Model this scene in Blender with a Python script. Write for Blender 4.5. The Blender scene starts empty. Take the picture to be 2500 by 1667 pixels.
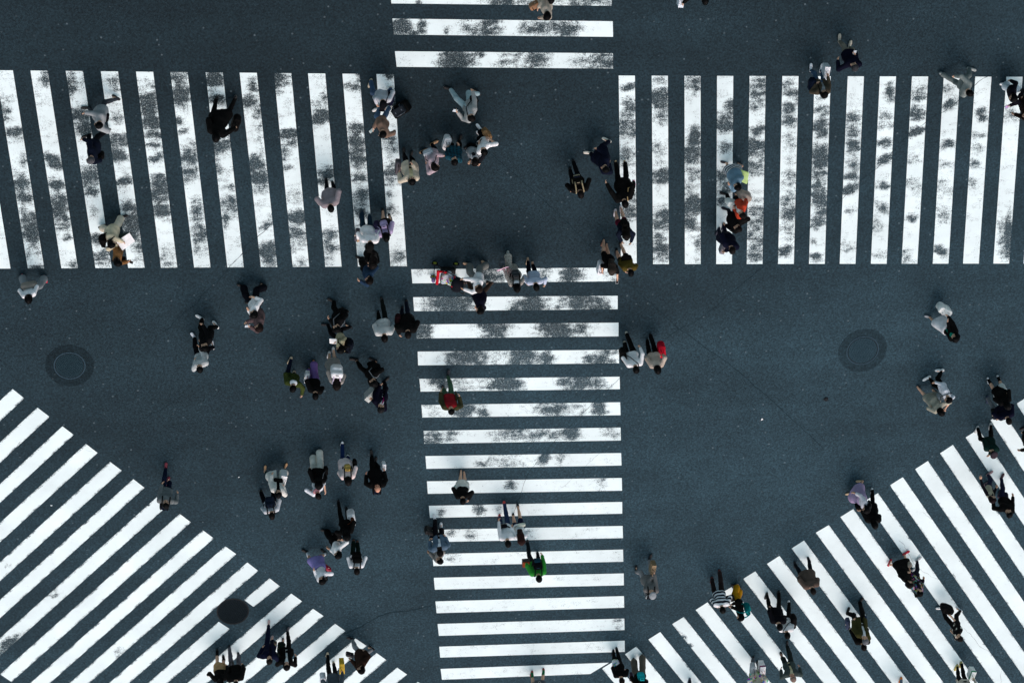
import bpy, bmesh, math, random
import numpy as np
from mathutils import Vector, Matrix
random.seed(7); RNG = np.random.default_rng(7)
SC = bpy.context.scene
COL = SC.collection
R_ = math.radians

# ------------------------------------------------------------------ camera geometry
# the photo looks obliquely down from a high window; the ground is z = 0
FPX, PW, PH = 5600.0, 2500.0, 1667.0          # focal length in photo pixels, photo size
_n = np.array([FPX/40000., FPX/9400., -1.0]); _n /= np.linalg.norm(_n)
_X = np.array([1., 0, 0]); _X -= _n*_X.dot(_n); _X /= np.linalg.norm(_X)
_Y = np.cross(_n, _X)
RW = np.stack([_X, _Y, _n])                    # camera (x right, y down, z forward) -> world
CAM = -RW @ np.array([0, 0, FPX/84.7])
def at(x, y, z=0.0):
    """ground/height point seen at a photo pixel"""
    d = RW @ np.array([(x-PW/2)/FPX, (y-PH/2)/FPX, 1.0])
    return CAM + d*((z-CAM[2])/d[2])

# ------------------------------------------------------------------ scene objects
def tag(o, label=None, cat=None, group=None, kind=None):
    if label: o['label'] = label
    if cat: o['category'] = cat
    if group: o['group'] = group
    if kind: o['kind'] = kind
    return o
def empty(name, loc, rz=0.0):
    o = bpy.data.objects.new(name, None); COL.objects.link(o)
    o.empty_display_size = 0.2
    o.location = loc; o.rotation_euler = (0, 0, rz)
    return o
def link_mesh(name, me, parent=None):
    o = bpy.data.objects.new(name, me); COL.objects.link(o)
    if parent: o.parent = parent
    return o
def mesh_np(name, V, F, mats, parent=None, smooth=True, fm=None):
    """V (n,3); F list of arrays (m,k) of equal-length faces"""
    me = bpy.data.meshes.new(name)
    F = [f for f in F if len(f)]
    nl = sum(f.size for f in F); nf = sum(len(f) for f in F)
    me.vertices.add(len(V)); me.vertices.foreach_set('co', np.asarray(V, np.float32).ravel())
    me.loops.add(nl); me.polygons.add(nf)
    me.loops.foreach_set('vertex_index', np.concatenate([f.ravel() for f in F]).astype(np.int32))
    tot = np.concatenate([np.full(len(f), f.shape[1]) for f in F])
    st = np.concatenate([[0], np.cumsum(tot)[:-1]])
    me.polygons.foreach_set('loop_start', st.astype(np.int32))
    for m in (mats if isinstance(mats, (list, tuple)) else [mats]): me.materials.append(m)
    if fm is not None: me.polygons.foreach_set('material_index', fm.astype(np.int32))
    me.polygons.foreach_set('use_smooth', np.full(nf, smooth))
    me.update(calc_edges=True)
    me.validate()
    return link_mesh(name, me, parent)

# ------------------------------------------------------------------ materials
def lin(hexs):
    h = hexs.lstrip('#'); v = [int(h[i:i+2], 16)/255 for i in (0, 2, 4)]
    return tuple((c/12.92 if c <= .04045 else ((c+.055)/1.055)**2.4) for c in v)
def nodes(name):
    m = bpy.data.materials.new(name); m.use_nodes = True
    nt = m.node_tree; b = nt.nodes['Principled BSDF']
    return m, nt, b
def N(nt, t, **kw):
    n = nt.nodes.new(t)
    for k, v in kw.items():
        if k in n.inputs.keys() if isinstance(k, str) else False: n.inputs[k].default_value = v
        else: setattr(n, k, v)
    return n
def noise(nt, vec, scale, detail=3, rough=.55, dist=0):
    n = nt.nodes.new('ShaderNodeTexNoise')
    n.inputs['Scale'].default_value = scale; n.inputs['Detail'].default_value = detail
    n.inputs['Roughness'].default_value = rough; n.inputs['Distortion'].default_value = dist
    nt.links.new(vec, n.inputs['Vector']); return n.outputs['Fac']
def maprange(nt, v, a, b, c, d, smooth=False):
    n = nt.nodes.new('ShaderNodeMapRange')
    if smooth: n.interpolation_type = 'SMOOTHSTEP'
    for i, x in zip(('From Min', 'From Max', 'To Min', 'To Max'), (a, b, c, d)): n.inputs[i].default_value = x
    nt.links.new(v, n.inputs['Value']); return n.outputs['Result']
def mathn(nt, op, a, b=None):
    n = nt.nodes.new('ShaderNodeMath'); n.operation = op
    for i, x in enumerate((a, b)):
        if x is None: continue
        if isinstance(x, (int, float)): n.inputs[i].default_value = x
        else: nt.links.new(x, n.inputs[i])
    return n.outputs[0]
def mixc(nt, fac, a, b):
    n = nt.nodes.new('ShaderNodeMix'); n.data_type = 'RGBA'
    for i, x in ((0, fac), (6, a), (7, b)):
        if isinstance(x, tuple): n.inputs[i].default_value = (*x[:3], 1)
        elif isinstance(x, (int, float)): n.inputs[i].default_value = x
        else: nt.links.new(x, n.inputs[i])
    return n.outputs[2]
def bump(nt, b, h, strength, dist):
    n = nt.nodes.new('ShaderNodeBump'); n.inputs['Strength'].default_value = strength
    n.inputs['Distance'].default_value = dist
    nt.links.new(h, n.inputs['Height']); nt.links.new(n.outputs[0], b.inputs['Normal'])

ASPH = (0.0168, 0.0355, 0.0465)
def asphalt_color(nt):
    g = nt.nodes.new('ShaderNodeNewGeometry').outputs['Position']
    big = noise(nt, g, 0.16, 3, .6)
    mid = noise(nt, g, 1.3, 4, .6)
    fine = noise(nt, g, 16, 3, .75)
    vor = nt.nodes.new('ShaderNodeTexVoronoi'); vor.feature = 'F1'
    vor.inputs['Scale'].default_value = 26; nt.links.new(g, vor.inputs['Vector'])
    rnd = nt.nodes.new('ShaderNodeSeparateColor'); nt.links.new(vor.outputs['Color'], rnd.inputs[0])
    k = mathn(nt, 'MULTIPLY', maprange(nt, big, .3, .7, .86, 1.14), maprange(nt, mid, .25, .75, .90, 1.10))
    k = mathn(nt, 'MULTIPLY', k, maprange(nt, fine, .3, .7, .62, 1.4))
    k = mathn(nt, 'MULTIPLY', k, maprange(nt, rnd.outputs[0], 0, 1, .72, 1.30))
    # vignette and sky reflection painted into the asphalt: dark upper left, pale lower right
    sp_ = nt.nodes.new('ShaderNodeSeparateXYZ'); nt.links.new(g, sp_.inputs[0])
    falloff = mathn(nt, 'ADD', mathn(nt, 'MULTIPLY', sp_.outputs[0], .26), mathn(nt, 'MULTIPLY', sp_.outputs[1], -.72))
    falloff = mathn(nt, 'ADD', falloff, maprange(nt, noise(nt, g, .12, 3, .55), .3, .7, -3.5, 3.5))
    k = mathn(nt, 'MULTIPLY', k, maprange(nt, falloff, -8, 7, .58, 1.26))
    # tyre-polished lanes running across the junction
    mp = nt.nodes.new('ShaderNodeMapping'); mp.inputs['Rotation'].default_value = (0, 0, -.62); mp.inputs['Scale'].default_value = (.07, .55, 1); nt.links.new(g, mp.inputs[0])
    k = mathn(nt, 'MULTIPLY', k, maprange(nt, noise(nt, mp.outputs[0], 1.0, 4, .6), .3, .7, .82, 1.18))
    v2 = nt.nodes.new('ShaderNodeTexVoronoi'); v2.inputs['Scale'].default_value = 7
    nt.links.new(g, v2.inputs['Vector'])
    r2 = nt.nodes.new('ShaderNodeSeparateColor'); nt.links.new(v2.outputs['Color'], r2.inputs[0])
    # sparse pale stones in the aggregate
    sp = mathn(nt, 'MULTIPLY', maprange(nt, v2.outputs['Distance'], .14, .24, 1, 0), maprange(nt, r2.outputs[1], .88, .98, 0, 1))
    n = nt.nodes.new('ShaderNodeVectorMath'); n.operation = 'SCALE'; n.inputs[0].default_value = ASPH
    nt.links.new(k, n.inputs['Scale'])
    c = mixc(nt, mathn(nt, 'MULTIPLY', sp, .30), n.outputs[0], (.20, .26, .29))
    return c, g, fine
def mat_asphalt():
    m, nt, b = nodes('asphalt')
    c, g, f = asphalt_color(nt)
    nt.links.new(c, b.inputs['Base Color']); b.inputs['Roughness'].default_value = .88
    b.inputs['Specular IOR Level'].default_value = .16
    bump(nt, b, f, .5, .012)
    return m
def mat_paint():
    """thermoplastic road paint; vertex attribute 'wear' says where traffic rubbed it off"""
    m, nt, b = nodes('road_paint')
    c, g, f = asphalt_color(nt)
    at_ = nt.nodes.new('ShaderNodeAttribute'); at_.attribute_name = 'wear'; w = at_.outputs['Fac']
    big = noise(nt, g, 2.6, 4, .62)
    fine = noise(nt, g, 30, 5, .8, .3)
    fine2 = noise(nt, g, 95, 3, .7)
    ff = mathn(nt, 'ADD', mathn(nt, 'MULTIPLY', fine, .58), mathn(nt, 'MULTIPLY', fine2, .42))
    big2 = noise(nt, g, 7, 3, .6)
    amp = maprange(nt, w, .02, .25, .25, 1)
    dv = mathn(nt, 'ADD', maprange(nt, big, .3, .7, -.28, .28), maprange(nt, big2, .3, .7, -.15, .15))
    ms = nt.nodes.new('ShaderNodeMapping'); ms.inputs['Rotation'].default_value = (0, 0, -.60); ms.inputs['Scale'].default_value = (.9, 5.5, 1); nt.links.new(g, ms.inputs[0])
    dv = mathn(nt, 'ADD', dv, maprange(nt, noise(nt, ms.outputs[0], 1.0, 4, .6), .3, .7, -.20, .20))
    wv = mathn(nt, 'ADD', w, mathn(nt, 'MULTIPLY', dv, amp))
    wv = mathn(nt, 'MINIMUM', wv, .80)
    th = mathn(nt, 'SUBTRACT', .626, mathn(nt, 'MULTIPLY', wv, .28))
    th = mathn(nt, 'ADD', th, maprange(nt, wv, 0, .2, .06, 0))
    gone = maprange(nt, mathn(nt, 'SUBTRACT', ff, th), -.065, .075, 0, 1, True)
    tone = mathn(nt, 'MULTIPLY', maprange(nt, noise(nt, g, .45, 5, .62), .32, .68, .84, 1.03), maprange(nt, noise(nt, g, 5.5, 4, .7, .6), .60, .78, 1.0, .86))
    pt = nt.nodes.new('ShaderNodeVectorMath'); pt.operation = 'SCALE'; pt.inputs[0].default_value = (.745, .860, .865)
    nt.links.new(mathn(nt, 'MULTIPLY', tone, maprange(nt, fine, .3, .7, .96, 1.03)), pt.inputs['Scale'])
    nt.links.new(mixc(nt, gone, pt.outputs[0], mixc(nt, .012, c, (.60, .86, .90))), b.inputs['Base Color'])
    b.inputs['Roughness'].default_value = .75
    b.inputs['Specular IOR Level'].default_value = .16
    bump(nt, b, f, .2, .006)
    return m

_mc = {}
def fabric(hexs, pattern=None, rough=.9):
    """woven cloth in a colour; pattern: stripes / floral / plaid / print / None"""
    key = (hexs, pattern, rough)
    if key in _mc: return _mc[key]
    m, nt, b = nodes('cloth_' + (pattern or 'plain'))
    col = lin(hexs)
    col = tuple(min(.82, max(.0045, c*.96-.0012)) for c in col)
    tc = nt.nodes.new('ShaderNodeTexCoord'); o = tc.outputs['Object']
    n1 = noise(nt, o, 7, 3, .6); n2 = noise(nt, o, 120, 2, .6)
    k = mathn(nt, 'MULTIPLY', maprange(nt, n1, .3, .7, .84, 1.12), maprange(nt, n2, .3, .7, .85, 1.15))
    v = nt.nodes.new('ShaderNodeVectorMath'); v.operation = 'SCALE'; v.inputs[0].default_value = col
    nt.links.new(k, v.inputs['Scale']); base = v.outputs[0]
    if pattern:
        sx = nt.nodes.new('ShaderNodeSeparateXYZ'); nt.links.new(o, sx.inputs[0])
    if pattern == 'stripes':
        s = mathn(nt, 'SINE', mathn(nt, 'MULTIPLY', sx.outputs[2], 48))
        base = mixc(nt, maprange(nt, s, -.1, .1, 0, 1), base, (.008, .010, .020))
    elif pattern == 'thin':
        s = mathn(nt, 'SINE', mathn(nt, 'ADD', mathn(nt, 'MULTIPLY', sx.outputs[2], 75), mathn(nt, 'MULTIPLY', sx.outputs[0], 25)))
        base = mixc(nt, maprange(nt, s, -.15, .15, 0, 1), base, (.012, .014, .022))
    elif pattern == 'plaid':
        s = mathn(nt, 'SINE', mathn(nt, 'MULTIPLY', sx.outputs[2], 70)); t = mathn(nt, 'SINE', mathn(nt, 'MULTIPLY', sx.outputs[0], 70))
        base = mixc(nt, maprange(nt, mathn(nt, 'ADD', s, t), -.6, 1.2, 0, .8), base, (.012, .012, .016))
    elif pattern in ('floral', 'flowers', 'leopard'):
        vo = nt.nodes.new('ShaderNodeTexVoronoi'); vo.inputs['Scale'].default_value = {'floral': 13, 'flowers': 9, 'leopard': 26}[pattern]
        nt.links.new(o, vo.inputs['Vector'])
        spot = {'floral': (.45, .43, .40), 'flowers': (.62, .60, .52), 'leopard': (.05, .04, .035)}[pattern]
        lim = {'floral': .3, 'flowers': .30, 'leopard': .30}[pattern]
        base = mixc(nt, maprange(nt, vo.outputs['Distance'], lim-.06, lim+.06, 1, 0), base, spot)
    elif pattern == 'print':
        vo = nt.nodes.new('ShaderNodeTexVoronoi'); vo.inputs['Scale'].default_value = 17
        nt.links.new(o, vo.inputs['Vector'])
        hs = nt.nodes.new('ShaderNodeHueSaturation'); hs.inputs['Saturation'].default_value = 1.1; hs.inputs['Value'].default_value = .55
        nt.links.new(vo.outputs['Color'], hs.inputs['Color'])
        base = mixc(nt, maprange(nt, n1, .48, .54, 0, 1), base, hs.outputs[0])
    nt.links.new(base, b.inputs['Base Color'])
    b.inputs['Roughness'].default_value = rough
    b.inputs['Specular IOR Level'].default_value = .06 if rough > .6 else .35
    pass
    bump(nt, b, mathn(nt, 'ADD', noise(nt, o, 22, 4, .6), mathn(nt, 'MULTIPLY', n2, .25)), .45, .02)
    _mc[key] = m; return m
def skin_mat(hexs):
    key = ('skin', hexs)
    if key in _mc: return _mc[key]
    m, nt, b = nodes('skin'); o = nt.nodes.new('ShaderNodeTexCoord').outputs['Object']
    v = nt.nodes.new('ShaderNodeVectorMath'); v.operation = 'SCALE'; v.inputs[0].default_value = lin(hexs)
    nt.links.new(maprange(nt, noise(nt, o, 14, 3, .6), .3, .7, .9, 1.08), v.inputs['Scale'])
    nt.links.new(v.outputs[0], b.inputs['Base Color']); b.inputs['Roughness'].default_value = .55
    _mc[key] = m; return m
def hair_mat(hexs):
    key = ('hair', hexs)
    if key in _mc: return _mc[key]
    m, nt, b = nodes('hair_strands'); o = nt.nodes.new('ShaderNodeTexCoord').outputs['Object']
    mp = nt.nodes.new('ShaderNodeMapping'); mp.inputs['Scale'].default_value = (90, 90, 9); nt.links.new(o, mp.inputs[0])
    f = noise(nt, mp.outputs[0], 1, 3, .6)
    v = nt.nodes.new('ShaderNodeVectorMath'); v.operation = 'SCALE'; v.inputs[0].default_value = lin(hexs)
    nt.links.new(maprange(nt, f, .3, .7, .4, 1.15), v.inputs['Scale'])
    nt.links.new(v.outputs[0], b.inputs['Base Color']); b.inputs['Roughness'].default_value = .5
    b.inputs['Specular IOR Level'].default_value = .07
    bump(nt, b, f, .5, .01)
    _mc[key] = m; return m
def solid(name, hexs, rough=.5, metal=0.0):
    key = ('solid', name, hexs)
    if key in _mc: return _mc[key]
    m, nt, b = nodes(name); o = nt.nodes.new('ShaderNodeTexCoord').outputs['Object']
    v = nt.nodes.new('ShaderNodeVectorMath'); v.operation = 'SCALE'; v.inputs[0].default_value = tuple(min(.85, c) for c in lin(hexs))
    nt.links.new(maprange(nt, noise(nt, o, 9, 4, .6), .3, .7, .85, 1.1), v.inputs['Scale'])
    nt.links.new(v.outputs[0], b.inputs['Base Color']); b.inputs['Roughness'].default_value = rough; b.inputs['Specular IOR Level'].default_value = .2
    b.inputs['Metallic'].default_value = metal
    _mc[key] = m; return m
# ------------------------------------------------------------------ implicit surfaces -> one continuous mesh
class Field:
    """a signed-distance grid: smooth unions of tapered capsules and ellipsoids, meshed by surface nets"""
    def __init__(s, lo, hi, h):
        s.h = h; s.lo = np.array(lo, np.float32) - 3*h
        n = np.ceil((np.array(hi) + 3*h - s.lo)/h).astype(int) + 1
        s.ax = [(s.lo[i] + h*np.arange(n[i])).astype(np.float32) for i in range(3)]
        s.F = np.full(tuple(n), .25, np.float32)
    def box(s, lo, hi):
        sl = []
        for i in range(3):
            a = max(0, int(math.floor((lo[i]-s.lo[i])/s.h))); b = min(len(s.ax[i]), int(math.ceil((hi[i]-s.lo[i])/s.h))+1)
            if b <= a: return None
            sl.append(slice(a, b))
        return tuple(sl)
    def xyz(s, sl):
        return s.ax[0][sl[0]][:, None, None], s.ax[1][sl[1]][None, :, None], s.ax[2][sl[2]][None, None, :]
    def put(s, sl, d, k):
        f = s.F[sl]
        if k > 0:
            hh = np.clip(k - np.abs(f-d), 0, None)/k
            s.F[sl] = np.minimum(f, d) - hh*hh*k*.25
        else: s.F[sl] = np.minimum(f, d)
    def cap(s, a, b, r1, r2=None, k=.03):
        r2 = r1 if r2 is None else r2
        a = np.asarray(a, float); b = np.asarray(b, float); m = max(r1, r2) + k + 2*s.h
        sl = s.box(np.minimum(a, b)-m, np.maximum(a, b)+m)
        if sl is None: return
        X, Y, Z = s.xyz(sl); v = b-a; L = max(v.dot(v), 1e-9)
        px, py, pz = X-a[0], Y-a[1], Z-a[2]
        t = np.clip((px*v[0]+py*v[1]+pz*v[2])/L, 0, 1)
        d = np.sqrt((px-t*v[0])**2+(py-t*v[1])**2+(pz-t*v[2])**2) - (r1+(r2-r1)*t)
        s.put(sl, d.astype(np.float32), k)
    def ell(s, c, r, R=None, k=.02):
        c = np.asarray(c, float); m = max(r) + k + 2*s.h
        sl = s.box(c-m, c+m)
        if sl is None: return
        X, Y, Z = s.xyz(sl); px, py, pz = X-c[0], Y-c[1], Z-c[2]
        if R is not None:
            px, py, pz = (R[0, i]*px+R[1, i]*py+R[2, i]*pz for i in range(3))
        k0 = np.sqrt((px/r[0])**2+(py/r[1])**2+(pz/r[2])**2)
        k1 = np.sqrt((px/r[0]**2)**2+(py/r[1]**2)**2+(pz/r[2]**2)**2)
        s.put(sl, (k0*(k0-1)/np.maximum(k1, 1e-6)).astype(np.float32), k)
    def rbox(s, c, half, r, R=None, k=0.0):
        c = np.asarray(c, float); m = float(np.linalg.norm(half)) + r + k + 2*s.h
        sl = s.box(c-m, c+m)
        if sl is None: return
        X, Y, Z = s.xyz(sl); p = [X-c[0], Y-c[1], Z-c[2]]
        if R is not None: p = [R[0, i]*p[0]+R[1, i]*p[1]+R[2, i]*p[2] for i in range(3)]
        q = [np.abs(p[i]) - (half[i]-r) for i in range(3)]
        d = np.sqrt(sum(np.maximum(x, 0)**2 for x in q)) + np.minimum(np.maximum(np.maximum(q[0], q[1]), q[2]), 0) - r
        s.put(sl, d.astype(np.float32), k)
    def cut(s, p, n):
        """remove everything on the side the normal points to"""
        X, Y, Z = s.xyz((slice(None),)*3)
        s.F = np.maximum(s.F, ((X-p[0])*n[0]+(Y-p[1])*n[1]+(Z-p[2])*n[2]).astype(np.float32))
    def cut_where(s, d):
        s.F = np.maximum(s.F, d.astype(np.float32))
    def wrinkle(s, amp, scale, seed):
        r = np.random.default_rng(seed); X, Y, Z = s.xyz((slice(None),)*3); w = 0
        for j in range(5):
            v = r.normal(size=3); v[2] *= .8; v /= np.linalg.norm(v); v *= scale*(.6+.5*j)
            u = r.normal(size=3)*scale*.35
            w = w + np.sin(X*v[0]+Y*v[1]+Z*v[2]+r.uniform(0, 6.3)+1.5*np.sin(X*u[0]+Y*u[1]+Z*u[2]+r.uniform(0, 6.3)))/(1+.35*j)
        s.F = s.F + (amp*.45*w).astype(np.float32)
    def mesh(s):
        F = s.F; sg = F < 0
        nx, ny, nz = F.shape
        off = [(i, j, k) for i in (0, 1) for j in (0, 1) for k in (0, 1)]
        sh = lambda A, o: A[o[0]:nx-1+o[0], o[1]:ny-1+o[1], o[2]:nz-1+o[2]]
        cnt = sum(sh(sg, o).astype(np.int8) for o in off)
        act = (cnt > 0) & (cnt < 8)
        idx = np.argwhere(act)
        if not len(idx): return np.zeros((0, 3)), np.zeros((0, 4), int)
        vid = np.full(act.shape, -1, np.int64); vid[act] = np.arange(len(idx))
        val = np.stack([F[idx[:, 0]+o[0], idx[:, 1]+o[1], idx[:, 2]+o[2]] for o in off], 1)
        P = np.zeros((len(idx), 3)); C = np.zeros(len(idx))
        for a in range(8):
            for b in range(a+1, 8):
                df = np.array(off[b])-np.array(off[a])
                if np.abs(df).sum() != 1: continue
                m = (val[:, a] < 0) != (val[:, b] < 0)
                t = val[m, a]/(val[m, a]-val[m, b])
                P[m] += np.array(off[a]) + t[:, None]*df; C[m] += 1
        V = s.lo + s.h*(idx + P/C[:, None])
        Q = []
        for ax in range(3):
            u, w = (ax+1) % 3, (ax+2) % 3
            A = np.moveaxis(sg, [ax, u, w], [0, 1, 2]); I = np.moveaxis(vid, [ax, u, w], [0, 1, 2])
            e = A[:-1, 1:-1, 1:-1] != A[1:, 1:-1, 1:-1]
            i, j, k = np.nonzero(e)
            q = np.stack([I[i, j, k], I[i, j+1, k], I[i, j+1, k+1], I[i, j, k+1]], 1)
            flip = ~A[:-1, 1:-1, 1:-1][i, j, k]
            q[flip] = q[flip][:, ::-1]
            Q.append(q)
        return V, np.concatenate(Q)

def tube(pts, radii, n=6):
    """tapered tube with closed tips -> (V, quads, tris)"""
    pts = [np.asarray(p, float) for p in pts]; V = []; Q = []; T = []
    up = np.array([.31, .17, .93])
    for i, p in enumerate(pts):
        d = pts[min(i+1, len(pts)-1)] - pts[max(i-1, 0)]; d /= max(np.linalg.norm(d), 1e-9)
        a = np.cross(d, up); a /= max(np.linalg.norm(a), 1e-6); b = np.cross(d, a)
        for j in range(n):
            t = 2*math.pi*j/n; V.append(p + radii[i]*(a*math.cos(t)+b*math.sin(t)))
    for i in range(len(pts)-1):
        for j in range(n):
            Q.append((i*n+j, i*n+(j+1) % n, (i+1)*n+(j+1) % n, (i+1)*n+j))
    V.append(pts[0]); V.append(pts[-1]); a, b = len(V)-2, len(V)-1; e = (len(pts)-1)*n
    for j in range(n):
        T.append((a, (j+1) % n, j)); T.append((b, e+j, e+(j+1) % n))
    return np.array(V), np.array(Q), np.array(T)
class Parts:
    """collects shapes that make ONE mesh"""
    def __init__(s): s.V = []; s.Q = []; s.T = []; s.qm = []; s.tm = []; s.n = 0
    def add(s, V, Q=None, T=None, m=0):
        if Q is not None and len(Q): s.Q.append(np.asarray(Q)+s.n); s.qm.append(np.full(len(Q), m))
        if T is not None and len(T): s.T.append(np.asarray(T)+s.n); s.tm.append(np.full(len(T), m))
        s.V.append(np.asarray(V)); s.n += len(V)
    def tube(s, pts, r, n=6, m=0):
        r = r if isinstance(r, (list, tuple)) else [r]*len(pts)
        V, Q, T = tube(pts, r, n); s.add(V, Q, T, m)
    def ball(s, c, r, m=0, n=8):
        k = n//2; V = []; Q = []
        for i in range(k+1):
            a = math.pi*i/k
            for j in range(n):
                b = 2*math.pi*j/n
                V.append((c[0]+r*math.sin(a)*math.cos(b), c[1]+r*math.sin(a)*math.sin(b), c[2]+r*math.cos(a)))
        for i in range(k):
            for j in range(n): Q.append((i*n+j, (i+1)*n+j, (i+1)*n+(j+1) % n, i*n+(j+1) % n))
        s.add(V, Q, None, m)
    def slab(s, c, half, R=None, m=0, taper=1.0):
        V = []
        for z in (-1, 1):
            t = taper if z > 0 else 1.0
            for x, y in ((-1, -1), (1, -1), (1, 1), (-1, 1)):
                v = np.array([x*half[0]*t, y*half[1]*t, z*half[2]])
                V.append(np.asarray(c) + (R @ v if R is not None else v))
        s.add(V, [(3, 2, 1, 0), (4, 5, 6, 7), (0, 1, 5, 4), (1, 2, 6, 5), (2, 3, 7, 6), (3, 0, 4, 7)], None, m)
    def build(s, name, mats, parent=None, smooth=True):
        fm = np.concatenate(s.qm + s.tm) if (s.qm or s.tm) else None
        return mesh_np(name, np.concatenate(s.V), ([np.concatenate(s.Q)] if s.Q else []) + ([np.concatenate(s.T)] if s.T else []), mats, parent, smooth, fm)
def rotm(yaw=0, pitch=0, roll=0):
    """yaw about z, pitch about x (positive = nod forward), roll about y"""
    return np.array(Matrix.Rotation(yaw, 3, 'Z') @ Matrix.Rotation(-pitch, 3, 'X') @ Matrix.Rotation(roll, 3, 'Y'))
# ------------------------------------------------------------------ people
def ik(a, t, l1, l2, pole):
    a = np.asarray(a, float); t = np.asarray(t, float); d = t-a; L = np.linalg.norm(d)
    if L < 1e-5: d = np.array([0, 0, -1e-3]); L = 1e-3
    u = d/L; mx = (l1+l2)*.995
    if L > mx: t = a+u*mx; L = mx
    mn = abs(l1-l2)+.04
    if L < mn: t = a+u*mn; L = mn
    c = (l1*l1+L*L-l2*l2)/(2*L); s = math.sqrt(max(l1*l1-c*c, 0))
    p = np.asarray(pole, float); p = p-u*p.dot(u); p /= max(np.linalg.norm(p), 1e-6)
    return a+u*c+p*s, t
def shoe_mesh():
    f = Field((-.07, -.14, -.02), (.07, .19, .14), .0115)
    f.ell((0, -.075, .042), (.037, .052, .05)); f.ell((0, .045, .030), (.044, .085, .040), k=.04)
    f.ell((0, .11, .026), (.040, .055, .030), k=.03); f.cap((0, -.05, .05), (0, -.045, .10), .040, .040, k=.03)
    f.cut((0, 0, 0), (0, 0, -1)); f.cut((0, 0, .105), (0, 0, 1))
    return f.mesh()
SHOE_V, SHOE_Q = shoe_mesh()
def slipper_mesh():
    f = Field((-.07, -.14, -.02), (.07, .19, .10), .0115)
    f.ell((0, -.075, .03), (.033, .047, .035)); f.ell((0, .045, .024), (.040, .085, .030), k=.04); f.ell((0, .105, .020), (.034, .05, .022), k=.03)
    f.cut((0, 0, 0), (0, 0, -1)); f.cut((0, 0, .052), (0, -.35, .94))
    return f.mesh()
SLIP_V, SLIP_Q = slipper_mesh()
PIX = 0
class Person: pass

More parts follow.
